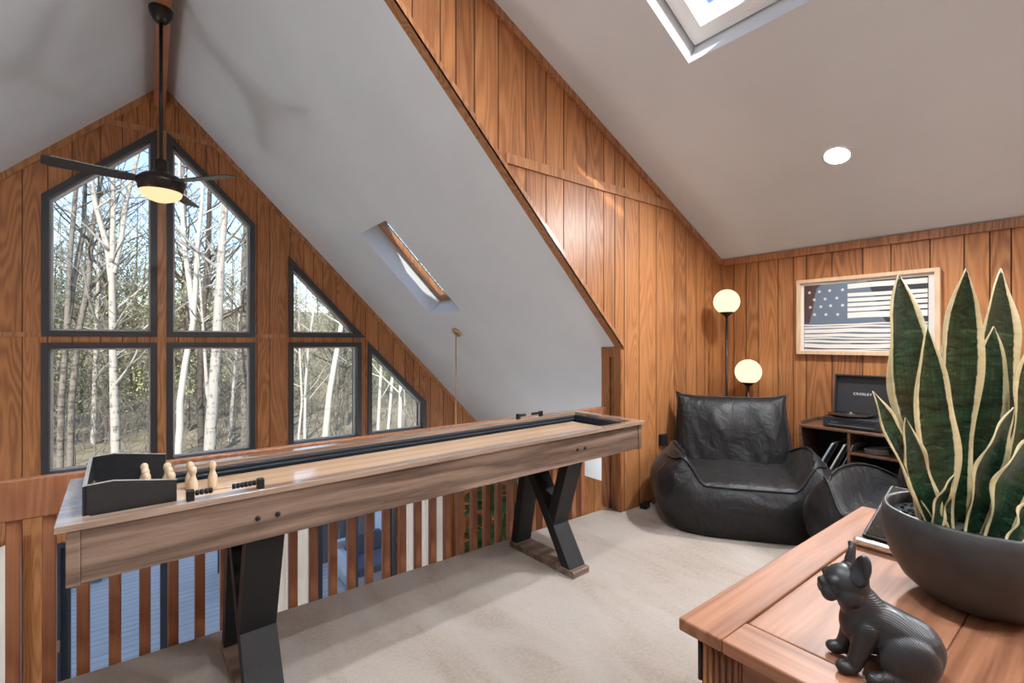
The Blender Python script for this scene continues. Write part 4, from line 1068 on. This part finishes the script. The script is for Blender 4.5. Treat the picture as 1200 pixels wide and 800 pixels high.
for v in me.vertices:                       # hollow of each ear, open forward and outward
    for s in (-1, 1):
        c = Vector((0.060, 0.030 * s, 0.188)); d = v.co - c; o_ = Vector((0.75, 0.66 * s, 0.05)).normalized()
        a = d - o_ * d.dot(o_)
        q = math.hypot(a.z / 0.025, math.hypot(a.x, a.y) / 0.0125)
        if q < 1 and v.normal.dot(o_) > 0.2 and d.length < 0.035: v.co -= o_ * (0.0075 * (1 - q * q))
me.materials.clear(); me.materials.append(M['statue'])
dog = bpy.data.objects.new('dog_figurine', me); put(dog)
tag(dog, 'dark grey ribbed sitting bulldog figurine on the edge of the chest top', 'figurine')
fd = Vector((-0.55, 0.835, 0)).normalized()
dog.location = (1.072, 0.262, DZ - min(v.co.z for v in me.vertices) + 0.0005); dog.rotation_euler = (0, 0, math.atan2(fd.y, fd.x))

# ------------------------------------------------------------------ lower storey things seen through the railing
def curtain(x0, x1, label, folds):
    m = MB(); N = folds * 8; y = YG - 0.10
    for i in range(N):
        a = x0 + (x1 - x0) * i / N; b = x0 + (x1 - x0) * (i + 1) / N
        fa = 0.03 * math.sin(2 * math.pi * folds * i / N); fb = 0.03 * math.sin(2 * math.pi * folds * (i + 1) / N)
        for s in (0, 0.004):
            fc = m.f([(a, y + fa + s, LOW + 0.01), (b, y + fb + s, LOW + 0.01), (b, y + fb + s, -0.55), (a, y + fa + s, -0.55)]); fc.smooth = True
    bmesh.ops.remove_doubles(m.bm, verts=m.bm.verts, dist=0.0005)
    o = m.build('curtain', M['curtain'], fix=False); tag(o, label, 'curtain', 'ivory curtains of the lower doors'); move_origin(o, (x0, y, LOW + 0.01))
curtain(1.02, 1.67, 'ivory curtain hanging between the two dark blue glass doors', 5)
curtain(2.83, 3.55, 'ivory curtain hanging beside the potted fig tree', 5)
curtain(-1.32, -0.98, 'ivory curtain hanging at the end of the lower wall beside the wood panelling', 3)
# fig tree
fp = thing('fig_tree', 'potted fig tree with broad green leaves on the lower floor', 'potted plant', (3.92, 5.65, LOW))
FPc = Vector((3.92, 5.65, LOW)); rr = random.Random(8)
m = MB(); m.lathe([(0, 0), (0.15, 0), (0.19, 0.05), (0.2, 0.3), (0.19, 0.32), (0.17, 0.3), (0, 0.29)], 28, FPc); m.build('pot', M['curtain'], fp)
m = MB(); m.tube([FPc + Vector((0, 0, 0.28)), FPc + Vector((0.03, 0.02, 1.0)), FPc + Vector((-0.02, 0, 1.9))], [0.025, 0.02, 0.01], 8); m.build('stem', M['darkbark'], fp)
m = MB()
for i in range(150):
    z = rr.uniform(0.55, 2.05); a = rr.random() * 6.283; r0 = 0.05; r1 = rr.uniform(0.12, 0.42) * (1 - 0.3 * abs(z - 1.2))
    d = Vector((math.cos(a), math.sin(a), 0)); s = Vector((-d.y, d.x, 0)); c = FPc + Vector((0, 0, z)) + d * r1; dr = rr.uniform(-0.06, 0.05); w = rr.uniform(0.09, 0.14); l = rr.uniform(0.11, 0.18)
    up = Vector((0, 0, dr)); nrm = Vector((0, 0, 0.02))
    q = [c - d * l + up * -1, c - d * l * 0.3 + s * w * 0.8 + nrm, c + d * l * 0.6 + s * w * 0.7 + up, c + d * l + up * 1.4, c + d * l * 0.6 - s * w * 0.7 + up, c - d * l * 0.3 - s * w * 0.8 + nrm]
    m.f(q)
m.build('foliage', M['fiddle'], fp, fix=False)

# ------------------------------------------------------------------ outside: deck, ground, furniture, woods
mb = MB(); mb.b2((-7, YG + 0.21, LOW - 0.14), (9, 12.2, LOW - 0.04)); struct('deck', mb, M['deck'], 'grey plank deck outside the lower doors', 'deck')
GZ = -3.4
def gz(x, y): return GZ + 0.35 * noise.noise(Vector((x * 0.08, y * 0.08, 3))) + (0.10 * max(0, y - 46) ** 1.05 if y > 46 else 0) + (0.04 * max(0, 10 - x) if x < 10 else 0) * (1 if y > 20 else 0) * 0.3
m = MB(); nx, ny = 60, 60
gv = [[m.bm.verts.new((-70 + 200 * i / nx, 6.9 + 150 * (j / ny) ** 1.3, gz(-70 + 200 * i / nx, 6.9 + 150 * (j / ny) ** 1.3))) for j in range(ny + 1)] for i in range(nx + 1)]
for i in range(nx):
    for j in range(ny):
        fc = m.bm.faces.new([gv[i][j], gv[i + 1][j], gv[i + 1][j + 1], gv[i][j + 1]]); fc.smooth = True
struct('ground', m, M['ground'], 'leaf littered woodland ground rising behind the trees', 'ground')

DKZ = LOW - 0.04
gc = thing('outdoor_cabinet', 'grey outdoor kitchen cabinet with a pale counter on the deck', 'cabinet', (2.6, 9.2, DKZ))
greyo = plain('grey_outdoor_panel', (0.14, 0.135, 0.13), 0.5); palec = plain('pale_counter', (0.62, 0.63, 0.66), 0.4); blueo = plain('blue_grey_cushion', (0.07, 0.10, 0.15), 0.8)
m = MB(); m.b2((2.3, 9.0, DKZ), (3.5, 9.6, DKZ + 0.86), 0.01); m.build('body', greyo, gc)
m = MB(); m.b2((2.25, 8.95, DKZ + 0.86), (3.55, 9.65, DKZ + 0.91), 0.006); m.build('counter', palec, gc)
for x in (2.32, 2.92): m = MB(); m.b2((x, 8.985, DKZ + 0.06), (x + 0.55, 9.0, DKZ + 0.82), 0.004); d_ = m.build('door', greyo, gc); m = MB(); m.b2((x + 0.46, 8.965, DKZ + 0.4), (x + 0.48, 8.985, DKZ + 0.6)); m.build('handle', M['steel'], d_)
so = thing('outdoor_sofa', 'low grey outdoor sofa with blue grey cushions on the deck', 'sofa', (3.2, 8.0, DKZ))
m = MB(); m.b2((2.55, 7.6, DKZ + 0.06), (4.0, 8.4, DKZ + 0.24), 0.01); m.b2((2.55, 8.3, DKZ + 0.06), (4.0, 8.42, DKZ + 0.62), 0.01); m.b2((2.55, 7.6, DKZ + 0.06), (2.66, 8.4, DKZ + 0.5), 0.01); m.build('frame', palec, so)
for x in (2.67, 3.34): m = MB(); m.b2((x, 7.58, DKZ + 0.24), (x + 0.655, 8.28, DKZ + 0.38), 0.04, 3); m.build('seat_cushion', blueo, so); m = MB(); m.box((x + 0.33, 8.24, DKZ + 0.53), (0.62, 0.14, 0.34), Matrix.Rotation(R_(-10), 3, 'X'), 0.04, 3); m.build('back_cushion', blueo, so)
for x in (2.6, 3.95):
    for y in (7.65, 8.36): m = MB(); m.b2((x - 0.025, y - 0.025, DKZ), (x + 0.025, y + 0.025, DKZ + 0.07)); m.build('leg', palec, so)
lc = thing('lounge_chair', 'blue grey slatted lounge chair at the edge of the deck view', 'lounge chair', (1.1, 9.4, DKZ))
m = MB()
for i in range(9): m.b2((0.95 + 0.075 * i, 9.1, DKZ + 0.34), (1.0 + 0.075 * i, 9.75, DKZ + 0.36)); 
m.build('seat', blueo, lc)
m = MB()
for i in range(9): m.box((0.975 + 0.075 * i, 9.92, DKZ + 0.66), (0.05, 0.02, 0.7), Matrix.Rotation(R_(-25), 3, 'X'))
m.build('backrest', blueo, lc)
for x in (0.93, 1.62):
    m = MB(); m.b2((x, 9.05, DKZ + 0.56), (x + 0.06, 9.85, DKZ + 0.585)); m.build('armrest', blueo, lc)
    for y in (9.08, 9.75): m = MB(); m.b2((x + 0.01, y, DKZ), (x + 0.05, y + 0.05, DKZ + 0.56)); m.build('leg', blueo, lc)
ht = thing('deck_box', 'teal grey storage box at the far end of the deck', 'storage box', (-1.3, 11.0, DKZ))
m = MB(); m.b2((-1.9, 10.6, DKZ), (-0.65, 11.3, DKZ + 0.5), 0.02, 2); m.build('body', plain('teal_grey', (0.10, 0.17, 0.20), 0.5), ht)
m = MB(); m.b2((-1.93, 10.57, DKZ + 0.5), (-0.62, 11.33, DKZ + 0.56), 0.02, 2); m.build('lid', plain('teal_grey_lid', (0.13, 0.20, 0.23), 0.5), ht)

def branchy(m, p, d, L, r, lev, rr, nside, spread=0.6, up=0.25):
    pts = [p.copy()]; rad = [r]; n = 5 if lev < 2 else 3; q = p.copy(); dd = d.copy()
    for i in range(n):
        dd = (dd + Vector((rr.uniform(-1, 1), rr.uniform(-1, 1), rr.uniform(-0.5, 0.9))) * 0.16 + Vector((0, 0, up * 0.12))).normalized()
        q = q + dd * (L / n); pts.append(q.copy()); rad.append(r * (1 - 0.75 * (i + 1) / n))
    m.tube(pts, rad, nside, cap=False)
    return pts, rad
def tree_mesh(name, seed, H, r0, mat, nb=26, start=0.35, lean=(0, 0), path=None, fork=None, twigs=3):
    rr = random.Random(seed); m = MB()
    if path is None:
        pts = []; q = Vector((0, 0, 0)); N = 9
        for i in range(N + 1):
            t = i / N; pts.append(Vector((lean[0] * t + 0.14 * math.sin(3 * t + seed) * H / 14, lean[1] * t + 0.14 * math.cos(2.3 * t + seed) * H / 14, H * t)))
    else: pts = path
    rad = [r0 * (1.15 if i == 0 else 1) * (1 - 0.80 * (i / (len(pts) - 1)) ** 1.1) for i in range(len(pts))]
    m.tube(pts, rad, 10, cap=False)
    stems = [(pts, rad)]
    if fork:
        for fpth, fr_ in fork:
            rd = [fr_ * (1 - 0.75 * i / (len(fpth) - 1)) for i in range(len(fpth))]; m.tube(fpth, rd, 8, cap=False); stems.append((fpth, rd))
    for b in range(nb):
        ps, rs_ = stems[b % len(stems)]
        t = start + (0.97 - start) * rr.random(); k = t * (len(ps) - 1); i = int(k); fr_ = k - i
        p = ps[i].lerp(ps[min(i + 1, len(ps) - 1)], fr_); r = rs_[i] * 0.45
        a = rr.random() * 6.283; d = Vector((math.cos(a), math.sin(a), rr.uniform(0.25, 1.1))).normalized()
        L = H * rr.uniform(0.12, 0.26) * (1.25 - 0.7 * t)
        bp, br = branchy(m, p, d, L, max(0.008, min(r, L * 0.022)), 1, rr, 5)
        for s in range(twigs):
            j = rr.randrange(1, len(bp)); a2 = rr.random() * 6.283
            d2 = (d * 0.8 + Vector((math.cos(a2), math.sin(a2), rr.uniform(0, 0.8)))).normalized()
            tp_, tr_ = branchy(m, bp[j], d2, L * rr.uniform(0.3, 0.6), max(0.004, br[j] * 0.55), 2, rr, 3)
            for s2 in range(2):
                j2 = rr.randrange(1, len(tp_)); a3 = rr.random() * 6.283
                d3 = (d2 + Vector((math.cos(a3), math.sin(a3), rr.uniform(-0.2, 0.8)))).normalized()
                branchy(m, tp_[j2], d3, L * rr.uniform(0.15, 0.3), 0.0035, 2, rr, 3)
    return m
def leaves_mesh(seed, H, n, rad, z0, size):
    rr = random.Random(seed); m = MB()
    cl = [(rr.uniform(-1, 1) * rad, rr.uniform(-1, 1) * rad, rr.uniform(z0, 1.0) * H) for _ in range(max(6, n // 60))]
    for i in range(n):
        c = cl[i % len(cl)]; g = rad * 0.33
        p = Vector((c[0] + rr.gauss(0, g), c[1] + rr.gauss(0, g), c[2] + rr.gauss(0, g * 0.7)))
        u = Vector((rr.gauss(0, 1), rr.gauss(0, 1), rr.gauss(0, 1))).normalized(); v = u.orthogonal().normalized(); s = size * rr.uniform(0.6, 1.4)
        m.f([p, p + u * s + v * s * 0.45, p + u * s * 2, p + u * s - v * s * 0.45])
    return m
# trees that stand out, each set out on the ground where the window shows it
def key_tree(label, Y, cols, r0, mat, fork=None, nb=24, seed=1, top=None, start=0.3):
    """cols: (x, y) pixels up the trunk at distance Y beyond the wall line -> trunk of real height from the ground"""
    P0 = [at_y(x, y, Y) for x, y in cols]
    g = P0[0].copy(); g.z = gz(g.x, g.y) - 0.1
    path = [g] + P0
    dv = (P0[-1] - P0[-2]).normalized()
    for k in range(1, 5): path.append(P0[-1] + dv * (1.1 * k) + Vector((0.08 * math.sin(k * 2 + seed), 0.1 * math.cos(k + seed), 0.15 * k)))
    base = Vector((g.x, g.y, g.z)); path = [p - base for p in path]
    fk = []
    for fcols, fr_ in (fork or []):
        fp_ = [at_y(x, y, Y + 0.15 * i) - base for i, (x, y) in enumerate(fcols)]
        dv = (fp_[-1] - fp_[-2]).normalized()
        for k in range(1, 4): fp_.append(fp_[-1] + dv * 1.2)
        fk.append((fp_, fr_))
    H = path[-1].z
    m = tree_mesh('t', seed, H, r0 * 0.56, mat, nb, start, path=path, fork=[(a, b * 0.56) for a, b in fk])
    o = m.build('tree', mat); o.location = base; tag(o, label, 'tree')
key_tree('slender smooth white birch with a forked stem beside the thick spotted trunk', 15.0, [(207, 560), (211, 500), (211, 470), (218, 420), (226, 380), (229, 340), (231, 290), (237, 235)], 0.17, M['aspen'], [([(227, 375), (222, 330), (216, 290), (213, 235)], 0.14)], seed=3, start=0.45)
key_tree('thick spotted pale trunk beside the forked white birch', 14.0, [(245, 550), (247, 500), (250, 460), (254, 400), (257, 340), (259, 300), (264, 240)], 0.27, M['birch'], [([(250, 490), (243, 460), (241, 430)], 0.1)], seed=5, nb=20, start=0.5)
key_tree('dark trunk standing just behind the thick spotted pale one', 19.0, [(236, 520), (234, 450), (238, 380), (243, 300), (246, 220)], 0.2, M['darkbark'], seed=7)
key_tree('pale spotted tree whose trunk splits into two rising limbs in the tall window', 16.0, [(136, 560), (135, 500), (133, 440), (132, 380), (131, 320)], 0.21, M['birch'], [([(131, 330), (126, 290), (112, 240), (103, 190)], 0.14), ([(133, 320), (142, 280), (147, 240), (157, 200)], 0.13)], seed=11, nb=30)
key_tree('slanting grey trunk crossing the upper left of the tall window', 18.0, [(82, 560), (84, 470), (92, 390), (104, 330), (108, 270), (120, 200)], 0.16, M['greybark'], seed=13, nb=30)
key_tree('grey trunk close to the left frame of the tall window', 17.0, [(70, 560), (72, 470), (78, 390), (82, 300), (90, 210)], 0.15, M['greybark'], [([(79, 380), (86, 330), (98, 270), (100, 200)], 0.13)], seed=17, nb=30)
key_tree('grey trunk close to the right frame of the window with the white birches', 20.0, [(287, 560), (286, 480), (287, 410), (285, 330), (288, 260)], 0.26, M['greybark'], seed=19)
key_tree('leaning smooth white trunk in the square window under the triangular one', 15.5, [(379, 560), (381, 510), (386, 460), (393, 420), (400, 380), (408, 330)], 0.21, M['aspen'], seed=23, nb=18, start=0.5)
key_tree('thin white sapling left of the leaning white trunk', 15.0, [(358, 560), (357, 500), (358, 450), (361, 410), (368, 360)], 0.09, M['aspen'], seed=29, nb=18)
key_tree('thin pale sapling with a curved stem beside the window frame of the square window', 15.2, [(351, 560), (350, 510), (354, 470), (352, 430), (350, 380)], 0.08, M['aspen'], seed=31, nb=18)
key_tree('white trunk nearest the frame in the low slope-topped window', 17.0, [(443, 560), (443, 500), (446, 440), (448, 380)], 0.13, M['aspen'], seed=37, nb=16)
key_tree('white trunk in the middle of the low slope-topped window', 16.5, [(453, 560), (455, 500), (460, 440), (463, 380)], 0.12, M['aspen'], seed=41, nb=16)
key_tree('white trunk nearest the sloping frame in the low slope-topped window', 16.0, [(466, 560), (468, 500), (470, 440), (474, 380)], 0.16, M['aspen'], seed=43, nb=16)

# the wood behind: trees of a few kinds, too alike to tell apart
kinds = []
rg = random.Random(77)
for i, (mat, H, r) in enumerate([(M['greybark'], 11, 0.11), (M['greybark'], 14, 0.14), (M['birch'], 10, 0.08), (M['birch'], 12, 0.09), (M['greybark'], 12, 0.12), (M['darkbark'], 9, 0.07), (M['aspen'], 10, 0.065), (M['greybark'], 9, 0.06)]):
    m = tree_mesh('w', 100 + i, H, r, mat, 46, 0.2, (rg.uniform(-0.6, 0.6), rg.uniform(-0.6, 0.6)))
    o = m.build('woodland_tree', mat); kinds.append([o, False])
lf = [leaves_mesh(200 + i, 9, 2400, 1.9, 0.15, 0.055) for i in range(2)]
lfo = []
for i, m in enumerate(lf):
    o = m.build('foliage', M['foliage'] if i == 0 else M['ever'], fix=False); lfo.append(o.data); bpy.data.objects.remove(o)
LAB = [c + ' barked tree deep in the woods behind the nearer trunks' for c in ('grey', 'grey', 'pale', 'pale', 'grey', 'dark', 'pale', 'grey')]
GRP = {'grey': 'grey barked trees of the wood', 'pale': 'pale barked trees of the wood', 'dark': 'dark barked trees of the wood'}
cnt = 0
for tries in range(2000):
    if cnt >= 150: break
    u = rg.uniform(-1.15, 0.02); yy = 24 + 62 * rg.random() ** 1.15
    dirx = FW[0] + u * RT[0]; diry = FW[1] + u * RT[1]; x = dirx / diry * yy + rg.uniform(-0.5, 0.5)
    k = rg.randrange(8)
    o, used = kinds[k]
    if used: o = o.copy(); C.objects.link(o)
    kinds[k][1] = True
    o.location = (x, yy, gz(x, yy) - 0.1); o.rotation_euler = (0, 0, rg.random() * 6.28); s = rg.uniform(0.8, 1.2); o.scale = (s, s, s)
    lab = ('leafy ' if cnt % 2 == 0 else 'bare ') + LAB[k]
    if cnt % 2 == 0:
        f_ = bpy.data.objects.new('foliage', lfo[(cnt // 2) % 2]); put(f_, o)
    tag(o, lab, 'tree', lab.split()[0] + ' ' + GRP[lab.split()[1]]); cnt += 1
# thicket of brush
m = MB()
for i in range(900):
    u = rg.uniform(-1.2, 0.05); yy = rg.uniform(20, 60); dirx = FW[0] + u * RT[0]; diry = FW[1] + u * RT[1]; x = dirx / diry * yy
    p = Vector((x, yy, gz(x, yy))); q = p.copy(); d = Vector((rg.uniform(-0.5, 0.5), rg.uniform(-0.5, 0.5), 1)).normalized(); L = rg.uniform(1.5, 4.5)
    pts = [p]
    for s in range(3): d = (d + Vector((rg.uniform(-0.4, 0.4), rg.uniform(-0.4, 0.4), 0.1))).normalized(); q = q + d * L / 3; pts.append(q.copy())
    m.tube(pts, [0.02, 0.016, 0.01, 0.005], 4, cap=False)
    for s in range(3):
        a = rg.random() * 6.28; e_ = pts[2] + Vector((math.cos(a) * 0.7, math.sin(a) * 0.7, rg.uniform(0.1, 0.8))); m.tube([pts[rg.randrange(1, 3)], e_], [0.009, 0.004], 3, cap=False)
o = m.build('undergrowth', M['greybark']); tag(o, 'tangled bare brush under the trees of the wood', 'undergrowth', kind='stuff')

# ------------------------------------------------------------------ light
sc = bpy.context.scene
w = bpy.data.worlds.new('sky'); sc.world = w; w.use_nodes = True
nt = w.node_tree; nt.nodes.clear()
sky = nt.nodes.new('ShaderNodeTexSky'); sky.sky_type = 'NISHITA'; sky.sun_disc = False; sky.sun_elevation = R_(37); sky.air_density = 1.0; sky.dust_density = 0.6; sky.ozone_density = 1.5
SUN = Vector((0.45, 1.0, -0.82)).normalized()
sky.sun_rotation = math.atan2(-SUN.x, -SUN.y)
bg = nt.nodes.new('ShaderNodeBackground'); bg.inputs['Strength'].default_value = 0.36
wo = nt.nodes.new('ShaderNodeOutputWorld')
hs = nt.nodes.new('ShaderNodeHueSaturation'); hs.inputs['Saturation'].default_value = 1.0
nt.links.new(sky.outputs[0], hs.inputs['Color']); nt.links.new(hs.outputs[0], bg.inputs[0]); nt.links.new(bg.outputs[0], wo.inputs[0])
sl = bpy.data.lights.new('sun', 'SUN'); sl.energy = 8.5; sl.angle = R_(0.53); sl.color = (1.0, 0.93, 0.82)
so_ = bpy.data.objects.new('sun', sl); C.objects.link(so_); so_.rotation_euler = SUN.to_track_quat('-Z', 'Y').to_euler(); so_.location = (-5, -10, 12)

# ------------------------------------------------------------------ camera
cam = bpy.data.cameras.new('camera'); cam.sensor_width = 36; cam.lens = FPX / 1200 * 36; cam.clip_start = 0.02; cam.clip_end = 500
co = bpy.data.objects.new('camera', cam); C.objects.link(co); co.location = (0, 0, HCAM); co.rotation_euler = (R_(90), 0, YAW - R_(90))
sc.camera = co
vs = sc.view_settings; vs.view_transform = 'Standard'; vs.look = 'None'; vs.exposure = 0.0; vs.gamma = 1.0; vs.use_curve_mapping = False
sc.cycles.use_denoising = True; sc.cycles.max_bounces = 10; sc.cycles.diffuse_bounces = 6; sc.cycles.transparent_max_bounces = 16
